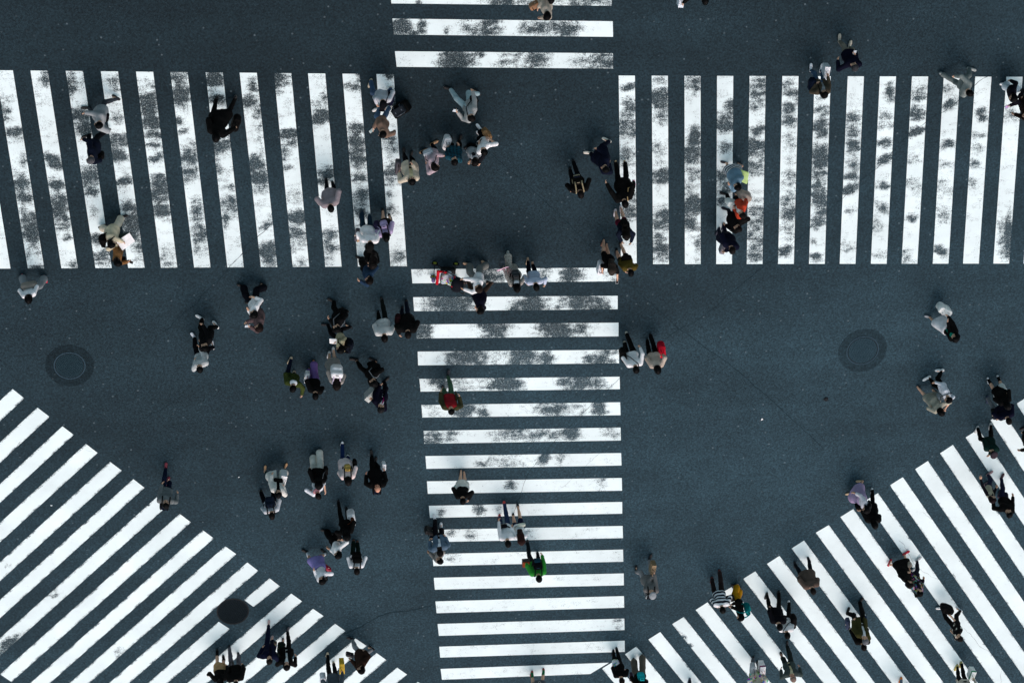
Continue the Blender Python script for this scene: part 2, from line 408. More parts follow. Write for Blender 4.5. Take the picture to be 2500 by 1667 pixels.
def person(label, head, face, feet, top, bot, shoe, hair=('short', '#0c0b0c'), h=1.68, fem=False, hands=(), inner=None,
           skin='#d0a488', nod=0.0, turn=0.0, bags=(), sole=None, tie=None, socks=None, hood=None, bare=False, opn=None):
    seed = abs(hash((round(head[0]), round(head[1])))) % 9999
    rnd = random.Random(seed)
    k = h/1.70
    headW = at(head[0], head[1], h-.115)
    tip = at(head[0]+30*math.cos(R_(face)), head[1]+30*math.sin(R_(face)), h-.115)
    fw = tip-headW; fw[2] = 0; fw /= np.linalg.norm(fw)
    yaw = math.atan2(fw[1], fw[0])-math.pi/2
    rt = np.array([fw[1], -fw[0], 0])
    feetW = [at(x, y, .05) for x, y in feet]
    pel = headW-.05*fw; pel[2] = 0
    if feetW:
        mid = sum(feetW)/len(feetW)
        if len(feetW) == 1:                         # the hidden foot mirrors the visible one about the body
            mid = .75*pel+.25*mid
        q = .62*pel+.38*mid; q[2] = 0; d = headW-q; d[2] = 0; L = np.linalg.norm(d)
        if L > .20: q = headW-d*(.20/L); q[2] = 0
        pel = q
    tl = lambda w: np.array([(w-pel).dot(rt), (w-pel).dot(fw), w[2]])      # world -> person
    P = Person(); P.root = empty('person', (pel[0], pel[1], 0), yaw); P.yaw = yaw; P.k = k; P.label = label
    tag(P.root, label, 'person', 'people crossing the wide scramble intersection')
    sw = (.150 if fem else .178)*k; hw = .082*k
    # --- feet
    F = [tl(w) for w in feetW]
    if len(F) == 0: F = [np.array([-.10, .16, .05]), np.array([.10, -.16, .05])]
    if len(F) == 1:
        s = -1 if F[0][0] > 0.0 else 1
        F.append(np.array([s*.09, max(-.34, min(.34, -F[0][1]*.8)), .05]))
    F.sort(key=lambda p: p[0])
    if F[1][0]-F[0][0] < .12 and True:
        c = (F[0][0]+F[1][0])/2; F[0][0] = min(F[0][0], c-.055); F[1][0] = max(F[1][0], c+.055)
    L1, L2 = .425*k, .415*k
    hipz = .905*k; ank = []
    for i, p in enumerate(F):
        hx = (-hw, hw)[i]; d = np.array([p[0]-hx, p[1]]); L = np.linalg.norm(d)
        if L > .58*k: d *= .58*k/L; p[0] = hx+d[0]; p[1] = d[1]
        toe = (.16, -.16)[i]*.7
        pitch = 0.0
        if p[1] < -.17: pitch = min(.75, .25+(-.17-p[1])*2.0)
        elif p[1] > .20: pitch = -.22
        fd = np.array([-math.sin(toe), math.cos(toe), 0])
        lift = .105*math.sin(max(pitch, 0))
        z0 = .085*math.cos(pitch)+lift*1.3
        a = np.array([p[0], p[1], 0])-fd*(.055*math.cos(pitch)-.05*math.sin(max(pitch, 0))); a[2] = z0
        ank.append((a, toe, pitch, fd))
        dh = math.hypot(a[0]-hx, a[1])
        hipz = min(hipz, math.sqrt(max((.995*(L1+L2))**2-dh*dh, .1))+a[2])
    hipz = max(hipz, .74*k)
    drop = .905*k-hipz
    hc = tl(headW); hc[2] = h-.115-drop*.9
    S0 = np.array([0, 0, hipz]); S1 = hc+np.array([0, -.035, -.165*k])
    S = lambda t: S0+(S1-S0)*t
    legs = []
    for i in (0, 1):
        hip = S0+np.array([(-hw, hw)[i], 0, -.01]); a, toe, pt, fd = ank[i]
        kn, a2 = ik(hip, a, L1, L2, (.12*(-1, 1)[i], 1, .1)); legs.append((hip, kn, a2, toe, pt, fd))
    # --- arms
    ph = 1 if F[0][1] > F[1][1] else -1         # left foot ahead -> left arm back
    H = [None, None]; hs = [(tl(at(x, y, z)), z) for (x, y, z) in [(*q, .86) if len(q) == 2 else q for q in hands]]
    for b in bags:
        if 'px' in b and b.get('held', True):
            z = b.get('z', .5); p = tl(at(b['px'][0], b['px'][1], z)); p[2] = z+BAGH.get(b['k'], .2)*b.get('s', 1.0)
            hs.append((p, p[2])); b['_hand'] = len(hs)-1
    order = sorted(range(len(hs)), key=lambda i: hs[i][0][0])
    side_of = {}
    if len(order) >= 2:
        side_of[order[0]] = 0; side_of[order[-1]] = 1
        for i in order[1:-1]: side_of[i] = 0 if hs[i][0][0] < 0 else 1
    elif len(order) == 1: side_of[order[0]] = 0 if hs[order[0]][0][0] < 0 else 1
    for i in side_of: H[side_of[i]] = hs[i][0].copy()
    arms = []
    for i in (0, 1):
        sg = (-1, 1)[i]; sh = S(.905)+np.array([sg*sw, -.01+.02*ph*sg, 0])
        if H[i] is None:
            sww = ph*sg*.16*(.5+rnd.random()*.7)
            H[i] = sh+np.array([sg*(.07+.04*rnd.random()), .07+sww, -.54*k+abs(sww)*.22])
        tgt = H[i].copy()
        d = tgt-sh; u = d/max(np.linalg.norm(d), 1e-6)
        el, wr = ik(sh, tgt-u*.06, .275*k, .245*k, (sg*.55, -1, -.25))
        fd = wr-el; fd /= np.linalg.norm(fd)
        arms.append((sh, el, wr, wr+fd*.075*k, fd))
    P.arms = arms; P.S = S; P.k = k; P.sw = sw; P.hipz = hipz; P.side_of = side_of; P.hs = hs; P.hc = hc
    # --- head frame
    Rh = rotm(turn, nod+.12); P.Rh = Rh
    hp = lambda x, y, z: hc+Rh @ (np.array([x, y, z])*k)
    # --- body: one continuous skin
    allp = np.array([S0, S1, hc, *[x for l in legs for x in l[:3]], *[x for a in arms for x in a[:4]]])
    lo, hi = allp.min(0)-.17, allp.max(0)+.17
    f = Field(lo, hi, .0175)
    ex = np.array([1., 0, 0])
    f.cap(S(.03)-ex*.07*k, S(.03)+ex*.07*k, .098*k, k=.05); f.cap(S(.36)-ex*.045*k, S(.36)+ex*.045*k, .088*k, k=.08)
    f.cap(S(.70)-ex*(sw-.085), S(.70)+ex*(sw-.085), .098*k, k=.08); f.cap(S(.91)-ex*(sw-.02), S(.91)+ex*(sw-.02), .046*k, k=.07)
    f.cap(S(.93), hp(0, -.025, -.06), .054*k, .050*k, k=.03)
    f.ell(hp(0, -.012, .018), np.array([.077, .097, .103])*k, Rh, k=.02); f.ell(hp(0, .030, -.050), np.array([.055, .062, .066])*k, Rh, k=.03)
    f.cap(hp(0, .086, .008), hp(0, .108, -.026), .010*k, .015*k, k=.012)
    for sg in (-1, 1): f.ell(hp(sg*.078, -.008, -.008), np.array([.014, .026, .034])*k, Rh, k=.008)
    for (sh, el, wr, hd, fd) in arms:
        f.cap(sh, el, .046*k, .038*k, k=.04); f.cap(el, wr, .038*k, .026*k, k=.02)
        w = np.cross(fd, ex); w = np.cross(w, fd) if np.linalg.norm(w) < .3 else w; w /= max(np.linalg.norm(w), 1e-6)
        f.cap(wr+w*.012, hd-fd*.012+w*.018, .023*k, .022*k, k=.012); f.cap(wr-w*.012, hd-fd*.012-w*.018, .023*k, .022*k, k=.012)
    for (hip, kn, a, toe, pt, fd) in legs:
        f.cap(hip, kn, .080*k, .056*k, k=.05); f.cap(kn, a, .054*k, .034*k, k=.02)
        f.cap(kn*.72+a*.28+np.array([0, -.012, 0]), kn*.5+a*.5+np.array([0, -.012, 0]), .049*k, .042*k, k=.03)
        f.cap(a-fd*.03-np.array([0, 0, .045]), a+fd*.115-np.array([0, 0, .06]), .027, .022, k=.03)
    V, Q = f.mesh()
    body = Parts(); body.add(V, Q)
    for ai, (sh, el, wr, hd, fd) in enumerate(arms):
        sg = (-1, 1)[ai]
        w = np.cross(fd, ex); w = np.cross(w, fd) if np.linalg.norm(w) < .3 else w; w /= max(np.linalg.norm(w), 1e-6)
        if w[1] < 0: w = -w                                   # thumb side looks forward
        pn = np.cross(w, fd)
        if pn[0]*sg > 0: pn = -pn                              # palm looks at the body
        curl = .5
        for j, ln in enumerate((.066, .076, .071, .054)):
            b0 = hd-fd*.02+w*(.030-.020*j); l = ln*k
            d1 = fd*math.cos(.25)+pn*math.sin(.25); d2 = fd*math.cos(.3+curl)+pn*math.sin(.3+curl); d3 = fd*math.cos(.5+1.7*curl)+pn*math.sin(.5+1.7*curl)
            p1 = b0+d1*l*.48; p2 = p1+d2*l*.32; p3 = p2+d3*l*.26
            body.tube([b0-d1*.012, p1, p2, p3], [.0095, .009, .0082, .0068], 5)
        t0 = wr+fd*.022+w*.026; d1 = fd*.72+w*.6+pn*.25; d1 /= np.linalg.norm(d1); d2 = fd*.85+w*.25+pn*.4; d2 /= np.linalg.norm(d2)
        body.tube([t0, t0+d1*.034*k, t0+d1*.034*k+d2*.03*k], [.012, .0105, .008], 5)
    for sg in (-1, 1): body.ball(hp(sg*.031, .083, .012), .0105*k, 1, 6)
    body.tube([hp(-.022, .090, -.052), hp(0, .097, -.053), hp(.022, .090, -.052)], [.004, .0062, .004], 5, 2)
    body.build('body', [skin_mat(skin), solid('eye', '#17120f', .2), skin_mat('#a86058')], P.root)
    # --- shoes
    SV, SQ = (SHOE_V, SHOE_Q) if not bare else (SLIP_V, SLIP_Q)
    for i, (hip, kn, a, toe, pt, fd) in enumerate(legs):
        R = rotm(toe, pt); ks = (1.0 if not fem else .92)
        V2 = SV*ks-np.array([0, -.0, .085*ks]) + np.array([0, .0, 0])
        V2 = (R @ (V2+np.array([0, .05, 0])).T).T+a
        fm = (SV[SQ].mean(1)[:, 2] < .024).astype(int)
        mesh_np('shoe', V2, [SQ], [fabric(shoe, None, .55), solid('shoe_sole', sole or shoe, .6)], P.root, True, fm)
        if socks:
            sk = Parts(); q0 = a; q1 = a+(kn-a)*.42; sk.tube([a-np.array([0, 0, .03]), q0+(q1-q0)*.3, q1], [.047*k, .045*k, .056*k], 8); sk.build('sock', fabric(socks), P.root)
    # --- lower garment
    kind, bc = bot[0], bot[1]; bp = bot[3] if len(bot) > 3 else None
    wa = S(.16)
    f = Field(lo, np.array([hi[0], hi[1], wa[2]+.1]), .019)
    f.cap(S(.03)-ex*.072*k, S(.03)+ex*.072*k, .112*k, k=.05); f.cap(wa-ex*.05*k, wa+ex*.05*k, .103*k, k=.06)
    def along(l, z):
        hip, kn, a = l[0], l[1], l[2]
        if z > kn[2]: t = (hip[2]-z)/max(hip[2]-kn[2], 1e-3); return hip+(kn-hip)*min(max(t, 0), 1.2)
        t = (kn[2]-z)/max(kn[2]-a[2], 1e-3); return kn+(a-kn)*min(t, 1)
    if kind in ('slim', 'reg', 'wide'):
        r = {'slim': (.088, .066, .066, .048), 'reg': (.094, .074, .072, .060), 'wide': (.104, .098, .098, .112)}[kind]
        end = bot[2] if len(bot) > 2 and bot[2] else .97
        for (hip, kn, a, toe, pt, fd) in legs:
            f.cap(hip, kn, r[0]*k, r[1]*k, k=.04); f.cap(kn, kn+(a-kn)*end, r[2]*k, r[3]*k, k=.03)
            if kind != 'wide': f.cap(kn*.72+a*.28+np.array([0, -.012, 0]), kn*.5+a*.5+np.array([0, -.012, 0]), .061*k, .054*k, k=.03)
        nm = 'trousers'
    elif kind == 'shorts':
        for (hip, kn, a, toe, pt, fd) in legs: f.cap(hip, hip+(kn-hip)*(bot[2] or .7), .096*k, .092*k, k=.05)
        nm = 'shorts'
    else:
        hem = (bot[2] or .5)*k
        pts = [along(l, hem) for l in legs]; fl = .125 if kind == 'skirt' else .19
        for j, l in enumerate(legs): 
            f.cap(l[0], pts[j], .10*k, fl*k, k=.12)
            if l[1][2] > hem: f.cap(l[0], l[1], .10*k, .10*k, k=.08)
        f.cap(S0, (pts[0]+pts[1])/2, .12*k, fl*1.1*k, k=.15); f.cut((0, 0, hem), (0, 0, -1)); nm = 'skirt'
    f.cut((0, 0, wa[2]+.02), (0, 0, 1))
    f.wrinkle(.006, 26, seed)
    V, Q = f.mesh(); mesh_np(nm, V, [Q], fabric(bc, bp), P.root)
    # --- upper garments
    def upper(nm, col, hem, sleeve, off, pat=None, opening=0.0, loose=1.0, vneck=0.0):
        hem = hem*k
        f = Field(lo-.03, hi+.03, .0185)
        f.cap(S(.05)-ex*.07*k, S(.05)+ex*.07*k, (.098+off)*k*loose, k=.06); f.cap(S(.38)-ex*.05*k, S(.38)+ex*.05*k, (.090+off)*k*loose, k=.10)
        f.cap(S(.70)-ex*(sw-.085), S(.70)+ex*(sw-.085), (.100+off)*k, k=.08); f.cap(S(.90)-ex*(sw-.02), S(.90)+ex*(sw-.02), (.046+off)*k, k=.07)
        f.cap(S(.90), S(1.02), (.062+off*.5)*k, (.055+off*.5)*k, k=.03)
        if hem < hipz-.08:
            for l in legs:
                f.cap(l[0], along(l, hem), (.095+off)*k*loose, (.105+off)*k*loose, k=.12)
            f.cap(S0, (along(legs[0], hem)+along(legs[1], hem))/2, (.10+off)*k*loose, (.12+off)*k*loose, k=.12)
        else: f.cap(S0-ex*.06, S0-ex*.06+np.array([0, 0, -.06]), (.098+off)*k*loose, k=.05); f.cap(S0+ex*.06, S0+ex*.06+np.array([0, 0, -.06]), (.098+off)*k*loose, k=.05)
        f.cut((0, 0, hem), (0, 0, -1)); f.cut(S(1.02), (0, .35, .94))
        f.wrinkle(.007, 22, seed+3)
        X, Y, Z = f.xyz((slice(None),)*3)
        yc = S0[1]+(Z-S0[2])*((S1[1]-S0[1])/max(S1[2]-S0[2], .1))
        if opening > 0: f.cut_where(np.minimum(opening*k-np.abs(X-S0[0]*0), Y-yc-.03))
        if vneck > 0: f.cut_where(np.minimum(np.minimum((Z-S(.62)[2])*vneck-np.abs(X-S1[0]*.8), Y-yc-.02), Z-S(.62)[2]))
        for (sh, el, wr, hd, fd) in arms:
            if sleeve <= 0: continue
            if sleeve >= .9:
                f.cap(sh, el, (.050+off)*k, (.042+off)*k, k=.035); f.cap(el, el+(wr-el)*.93, (.042+off*.9)*k, (.032+off*.8)*k, k=.02)
            elif sleeve > .5: f.cap(sh, el, (.050+off)*k, (.046+off)*k, k=.035); f.cap(el, el+(wr-el)*(sleeve-.5)*2, (.042+off)*k, (.040+off)*k, k=.02)
            else: f.cap(sh, sh+(el-sh)*sleeve*2, (.050+off)*k, (.052+off)*k, k=.035)
        V, Q = f.mesh(); return mesh_np(nm, V, [Q], fabric(col, pat), P.root)
    tn, tc, hem = top[0], top[1], top[2]; tp = top[3] if len(top) > 3 else None
    spec = {'tee': (.5, .012, 1.0), 'shirt': (1, .013, 1.05), 'sweater': (1, .024, 1.05), 'jacket': (1, .026, 1.04), 'coat': (1, .032, 1.12), 'vest': (0, .022, 1.0), 'blouse': (.8, .018, 1.06), 'dress': (.5, .014, 1.02)}[tn]
    nm = {'tee': 'shirt', 'blouse': 'blouse'}.get(tn, tn)
    if inner:
        upper('shirt', inner, max(hem, .84), 0 if tn != 'vest' else 1, .008 if not opn else .026, None)
        upper(nm, tc, hem, spec[0], spec[1], tp, opn or (.045 if tn in ('coat', 'vest') else .03), spec[2], .32 if not opn else .6)
    else: upper(nm, tc, hem, spec[0], spec[1], tp, 0, spec[2])
    if tie:
        t = Parts(); a, b = S(.97)+np.array([0, .085, 0]), S(.45)+np.array([0, .135, 0])
        t.tube([a, a*.5+b*.5+np.array([0, .03, 0]), b], [.014, .022, .03], 6); t.build('tie', fabric(tie), P.root)
    if hood:
        f = Field(S(.98)-.2, S(.98)+.2, .015); c = S(.99)+np.array([0, -.07, -.01])
        f.ell(c, (.105, .06, .07)); f.ell(c+np.array([0, .02, .03]), (.10, .08, .05), k=.03); f.cut_where(.055-np.linalg.norm(np.stack(np.broadcast_arrays(*[q-w for q, w in zip(f.xyz((slice(None),)*3), c+np.array([0, .05, .05]))])), axis=0))
        V, Q = f.mesh(); mesh_np('hood', V, [Q], fabric(hood), P.root)
    # --- hair, caps
    hk, hcol = hair[0], hair[1]
    if hk != 'bald':
        f = Field((-.17, -.25, -.48 if hk in ('long', 'tail') else -.24), (.17, .17, .24), .0125)
        if hk in ('short', 'cap', 'beret'):
            f.ell((0, -.016, .028), (.089, .108, .110)); f.cut_where(f_low(f, -.07))
        elif hk == 'bob':
            f.ell((0, -.016, .028), (.094, .113, .114)); f.ell((0, -.035, -.05), (.105, .088, .125), k=.05); f.cut_where(f_low(f, -.17))
        elif hk in ('long', 'tail', 'bun'):
            f.ell((0, -.016, .028), (.092, .111, .113))
            if hk == 'long':
                for sx in (-.055, 0, .055): f.cap((sx, -.05, .03), (sx*.9, -.125, -.14), .062, .052, k=.05); f.cap((sx*.9, -.125, -.14), (sx*.8, -.145, -.36), .052, .03, k=.04)
                for sg in (-1, 1): f.cap((sg*.078, -.01, .02), (sg*.088, .005, -.22), .03, .018, k=.04)
            elif hk == 'tail': f.cap((0, -.10, .03), (0, -.155, -.02), .045, .04, k=.02); f.cap((0, -.155, -.02), (0, -.15, -.24), .038, .014, k=.03); f.cut_where(f_low(f, -.5))
            else: f.ell((0, -.115, .065), (.05, .045, .05), k=.012); f.cut_where(f_low(f, -.07))
        X, Y, Z = f.xyz((slice(None),)*3)
        qx, qy, qz = np.abs(X)-.066, np.abs(Y-.115)-.082, np.abs(Z+.085)-.135
        fb = np.sqrt(np.maximum(qx, 0)**2+np.maximum(qy, 0)**2+np.maximum(qz, 0)**2)+np.minimum(np.maximum(np.maximum(qx, qy), qz), 0)
        f.cut_where(-(fb-.012))
        f.wrinkle(.004, 55, seed+7)
        V, Q = f.mesh(); V = (Rh @ (V*k*1.06).T).T+hc
        mesh_np('hair', V, [Q], hair_mat(hcol), P.root)
    if hk in ('cap', 'beret', 'buckethat'):
        cc = hair[2]; f = Field((-.17, -.2, -.05), (.17, .27, .22), .0125)
        if hk == 'cap':
            f.ell((0, -.014, .055), (.100, .120, .100)); f.cut((0, 0, .045), (0, 0, -1)); f.rbox((0, .125, .055), (.075, .075, .009), .009)
        else: f.ell((0, -.03, .085), (.115, .135, .07)); f.cut((0, 0, .05), (0, 0, -1)); f.ell((0, -.03, .155), (.016, .016, .016), k=.01)
        V, Q = f.mesh(); V = (Rh @ (V*k).T).T+hc; mesh_np('cap', V, [Q], fabric(cc), P.root)
    for b in bags: make_bag(P, b)
    return P
def f_low(f, z):
    X, Y, Z = f.xyz((slice(None),)*3)
    return (z-Z)+0*X+0*Y

# ------------------------------------------------------------------ things people carry (each one a thing of its own)
BAGH = {'paper': .24, 'tote': .22, 'hand': .20, 'case': .26, 'box': .14, 'bottle': .06, 'phone': 0.0, 'sheet': .02, 'umbrella': .28, 'bundle': .14, 'suitcase': .46}
def make_bag(P, b):
    k = P.k; kind = b['k']; c = b.get('c', '#141416'); sc = b.get('s', 1.0); S = P.S; lab = b['l']
    cat = b.get('cat') or {'backpack': 'backpack', 'paper': 'shopping bag', 'tote': 'tote bag', 'hand': 'handbag', 'shoulder': 'shoulder bag', 'waist': 'belt bag', 'phone': 'phone', 'sheet': 'paper', 'bottle': 'bottle', 'case': 'briefcase', 'box': 'box', 'umbrella': 'umbrella', 'bundle': 'bundle', 'suitcase': 'suitcase'}[kind]
    nm = {'paper': 'shopping_bag', 'tote': 'tote_bag', 'hand': 'handbag', 'shoulder': 'shoulder_bag', 'waist': 'belt_bag', 'sheet': 'paper_sheet', 'case': 'briefcase', 'box': 'carton'}.get(kind, kind)
    cy, sy = math.cos(P.yaw), math.sin(P.yaw)
    base = np.array(P.root.location)
    def world(p): return (base[0]+cy*p[0]-sy*p[1], base[1]+sy*p[0]+cy*p[1], p[2])
    mat = fabric(c, b.get('pat'), .6 if kind in ('hand', 'case', 'paper', 'phone', 'box') else .85); dark = fabric(b.get('c2', '#101012'))
    def root_at(p, rz=0.0):
        r = empty(nm, world(p), P.yaw+rz); tag(r, lab, cat); return r
    if kind == 'backpack':
        o = S(.66)+np.array([0, -.215*k-.02*sc, 0]); r = root_at(o)
        f = Field((-.22*sc, -.16*sc, -.30*sc), (.22*sc, .16*sc, .30*sc), .016)
        f.rbox((0, 0, 0), (.15*sc, .085*sc, .22*sc), .06*sc); f.rbox((0, -.085*sc, -.06*sc), (.115*sc, .05*sc, .11*sc), .04*sc, k=.015); f.wrinkle(.005, 25, 5)
        V, Q = f.mesh(); mesh_np('pack_body', V, [Q], mat, r)
        if b.get('c2'):
            f = Field((-.2*sc, -.2*sc, -.2*sc), (.2*sc, .05, .2*sc), .014); f.rbox((0, -.11*sc, -.05*sc), (.10*sc, .04*sc, .10*sc), .03*sc); V, Q = f.mesh(); mesh_np('front_pocket', V, [Q], fabric(b['c2'], b.get('pat2')), r)
        for sg in (-1, 1):
            t = Parts(); x = sg*.095
            pts = [(x, -.055, .20*sc), (x, .045, .255), (x*1.05, .14, .275), (x*1.1, .255, .24), (x*1.15, .345, .10), (x*1.35, .31, -.05), (x*1.5, .17, -.14), (x*1.3, .02, -.16*sc)]
            t.tube([np.array(p)*k for p in pts], .019, 6); t.build('strap', dark if not b.get('c3') else fabric(b['c3']), r)
        t = Parts(); t.tube([(-.04, -.02, .21*sc), (-.03, -.03, .25*sc), (.03, -.03, .25*sc), (.04, -.02, .21*sc)], .009, 5); t.build('handle', dark, r)
        return
    if kind == 'waist':
        o = S(.20)+np.array([b.get('x', 0.0), (-.17 if not b.get('front') else .17)*k, .02]); r = root_at(o)
        f = Field((-.18, -.09, -.1), (.18, .09, .1), .013); f.rbox((0, 0, 0), (.115*sc, .045*sc, .062*sc), .04*sc); V, Q = f.mesh(); mesh_np('pouch', V, [Q], mat, r)
        t = Parts(); cyy = -o[1]+S(.2)[1]; pts = [(.155*k*math.sin(a)-o[0], cyy+.15*k*math.cos(a), .0) for a in np.linspace(0, 2*math.pi, 13)]; t.tube(pts, .020, 6); t.build('belt', dark, r); return
    if kind == 'shoulder':
        sg = b.get('side', 1); o = S(b.get('at', .12))+np.array([sg*.235*k, b.get('y', -.03), -.02]); r = root_at(o, b.get('rz', 0))
        f = Field((-.2*sc, -.25*sc, -.25*sc), (.2*sc, .25*sc, .25*sc), .015); f.rbox((0, 0, 0), (.062*sc, .155*sc, .125*sc), .045*sc); f.rbox((sg*.055*sc, 0, -.02*sc), (.03*sc, .11*sc, .07*sc), .02*sc, k=.01); f.wrinkle(.005, 22, 4)
        V, Q = f.mesh(); mesh_np('bag_body', V, [Q], mat, r)
        t = Parts(); q = [S(.12)*0]; 
        sp = S(.97)+np.array([(-sg if b.get('cross') else sg)*.10*k, 0, .045])
        a = np.array([0, .10*sc, .11*sc]); e = np.array([0, -.10*sc, .11*sc])
        fr = S(.62)+np.array([sg*.07*k if b.get('cross') else sg*.16*k, .165*k, 0]); bk = S(.62)+np.array([sg*.07*k if b.get('cross') else sg*.16*k, -.165*k, 0])
        pts = [a, fr-o, sp+np.array([0, .05, -.01])-o, sp-o, sp+np.array([0, -.05, -.01])-o, bk-o, e]
        t.tube(pts, .012, 5); t.build('strap', dark if not b.get('c3') else fabric(b['c3']), r); return
    # held in a hand
    side = P.side_of.get(b.get('_hand'), b.get('side', 1) if b.get('side', 1) in (0, 1) else 1) if '_hand' in b else b.get('hand', 1)
    sh, el, wr, hd, fd = P.arms[side]; hp = hd-fd*.01
    if kind == 'phone':
        r = root_at(hp+np.array([0, .03, .02])); t = Parts(); t.slab((0, 0, 0), (.038, .078, .005), rotm(b.get('rz', 0), -.5)); t.build('phone_body', solid('phone_shell', c, .3), r, False)
        t = Parts(); R = rotm(b.get('rz', 0), -.5); t.slab(R @ np.array([0, 0, .0062]), (.034, .072, .0009), R); t.build('screen', solid('phone_glass', b.get('c2', '#30363c'), .12), r, False); return
    if kind == 'sheet':
        r = root_at(hp+np.array([0, .05, -.02*sc])); R = rotm(b.get('rz', .3), b.get('pitch', .35)); t = Parts(); t.slab((0, 0, 0), (.15*sc, .21*sc, .004), R); t.build('sheet', solid('paper', c, .7), r, False)
        t = Parts(); t.slab(R @ np.array([.012, -.008, -.0075]), (.148*sc, .205*sc, .003), R @ rotm(.06)); t.build('sheet', solid('paper', b.get('c2', c), .7), r, False); return
    if kind == 'bottle':
        r = root_at(hp+np.array([0, .03, -.01])); t = Parts(); t.tube([(0, 0, -.16*sc), (0, 0, -.15*sc), (0, 0, .06*sc), (0, 0, .11*sc)], [.035*sc, .042*sc, .042*sc, .018*sc], 10); t.build('bottle_body', solid('bottle', c, .35), r)
        t = Parts(); t.tube([(0, 0, .108*sc), (0, 0, .14*sc)], .019*sc, 8); t.build('bottle_cap', solid('bottle_cap', b.get('c2', '#c9ced2'), .4), r); return
    if kind == 'umbrella':
        r = root_at(hp+np.array([0, 0, -.30])); t = Parts(); t.tube([(0, 0, -.32), (0, 0, -.22), (0, 0, .05), (0, 0, .16)], [.008, .022, .040, .016], 8); t.build('canopy', mat, r)
        t = Parts(); t.tube([(0, 0, .15), (0, 0, .34), (.03, 0, .39), (.07, 0, .36)], .010, 6); t.build('handle', dark, r); return
    if kind == 'suitcase':
        r = root_at(hp+np.array([b.get('dx', 0), b.get('dy', -.38), -hp[2]]), b.get('rz', 0))
        if 'base' in b: g = at(*b['base']); r.location = (g[0], g[1], 0)
        R = rotm(0, b.get('tilt', -.45))
        f = Field((-.35, -.45, -.1), (.35, .45, .9), .018); f.rbox(R @ np.array([0, 0, .40]), (.23, .14, .34), .05, R)
        f.rbox(R @ np.array([0, -.14, .40]), (.19, .035, .26), .03, R, k=.01); V, Q = f.mesh(); mesh_np('shell', V, [Q], mat, r)
        t = Parts(); 
        for x in (-.1, .1): t.tube([R @ np.array([x, .08, .72]), R @ np.array([x, .08, 1.02])], .010, 6)
        t.tube([R @ np.array([-.1, .08, 1.02]), R @ np.array([.1, .08, 1.02])], .014, 6); t.build('handle', solid('dark_metal', '#5a6066', .35, .8), r)
        for x in (-.18, .18):
            t = Parts(); t.tube([R @ np.array([x-.02, .10, .045]), R @ np.array([x+.02, .10, .045])], .045, 10); t.build('wheel', solid('rubber', '#0e0e10', .7), r)
        f = Field((-.3, -.4, .5), (.3, .4, 1.2), .018); f.rbox(R @ np.array([0, -.03, .86]), (.17, .12, .13), .06, R); V, Q = f.mesh(); mesh_np('top_bag', V, [Q], fabric('#23282e'), r)
        for x in (-.09, .09):
            t = Parts(); t.tube([R @ np.array([x, -.16, .76]), R @ np.array([x, -.17, .88]), R @ np.array([x, -.02, 1.0]), R @ np.array([x, .10, .86])], .014, 6); t.build('strap', fabric('#596169'), r)
        return
    hgt = BAGH[kind]*sc
    r = root_at(hp+np.array([0, 0, -hgt-.02]), b.get('rz', 0.0))
    if kind == 'paper':
        t = Parts(); t.slab((0, 0, -.02*sc), (.07*sc, .17*sc, .16*sc), None, 0, 1.08); t.build('bag_body', mat, r, False)
        if b.get('c2'):
            t = Parts(); t.slab((0, 0, .09*sc), (.0775*sc, .186*sc, .025*sc), None, 0, 1.01); t.build('rim_band', fabric(b['c2']), r, False)
        if b.get('mark'):
            t = Parts(); t.slab((.0735*sc, 0, -.0), (.006, .09*sc, .05*sc)); t.build('printed_panel', solid('print_ink', b['mark'], .6), r, False)
        for sg in (-1, 1):
            t = Parts(); t.tube([(sg*.06*sc, .07*sc, .13*sc), (sg*.02, .05*sc, hgt), (sg*.02, -.05*sc, hgt), (sg*.06*sc, -.07*sc, .13*sc)], .006, 5); t.build('handle', dark if not b.get('c3') else fabric(b['c3']), r)
    elif kind in ('tote', 'bundle'):
        f = Field((-.2*sc, -.28*sc, -.3*sc), (.2*sc, .28*sc, .3*sc), .016); f.rbox((0, 0, -.02*sc), (.085*sc, .17*sc, .16*sc), .07*sc); f.wrinkle(.012, 20, int(abs(b.get('s', 1)*100))+3)
        if kind == 'tote': f.cut((0, 0, .12*sc), (0, 0, 1))
        V, Q = f.mesh(); mesh_np('bag_body', V, [Q], mat, r)
        for sg in (-1, 1):
            t = Parts(); t.tube([(sg*.05*sc, .08*sc, .09*sc), (sg*.02, .04*sc, hgt), (sg*.02, -.04*sc, hgt), (sg*.05*sc, -.08*sc, .09*sc)], .010, 5); t.build('handle', mat if not b.get('c3') else fabric(b['c3']), r)
    elif kind in ('hand', 'case'):
        hw = (.055, .14, .10) if kind == 'hand' else (.045, .20, .15)
        f = Field((-.15*sc, -.28*sc, -.22*sc), (.15*sc, .28*sc, .22*sc), .014); f.rbox((0, 0, -.03*sc), [q*sc for q in hw], .03*sc); f.cap((.05*sc, -.07*sc, -.01), (.05*sc, .07*sc, -.01), .018*sc, k=.01); V, Q = f.mesh(); mesh_np('bag_body', V, [Q], mat, r)
        t = Parts(); t.tube([(0, .09*sc, .05*sc), (0, .07*sc, hgt*.92), (0, 0, hgt+.01), (0, -.07*sc, hgt*.92), (0, -.09*sc, .05*sc)], .010, 6); t.build('handle', dark if not b.get('c3') else fabric(b['c3']), r)
        t = Parts(); t.slab((.058*sc, 0, .02*sc), (.006, .016, .012)); t.build('clasp', solid('clasp_metal', '#b9b6a8', .3, .9), r, False)
    elif kind == 'box':
        t = Parts(); t.slab((0, .04, .03), (.13*sc, .10*sc, .10*sc)); t.build('box_body', mat, r, False)
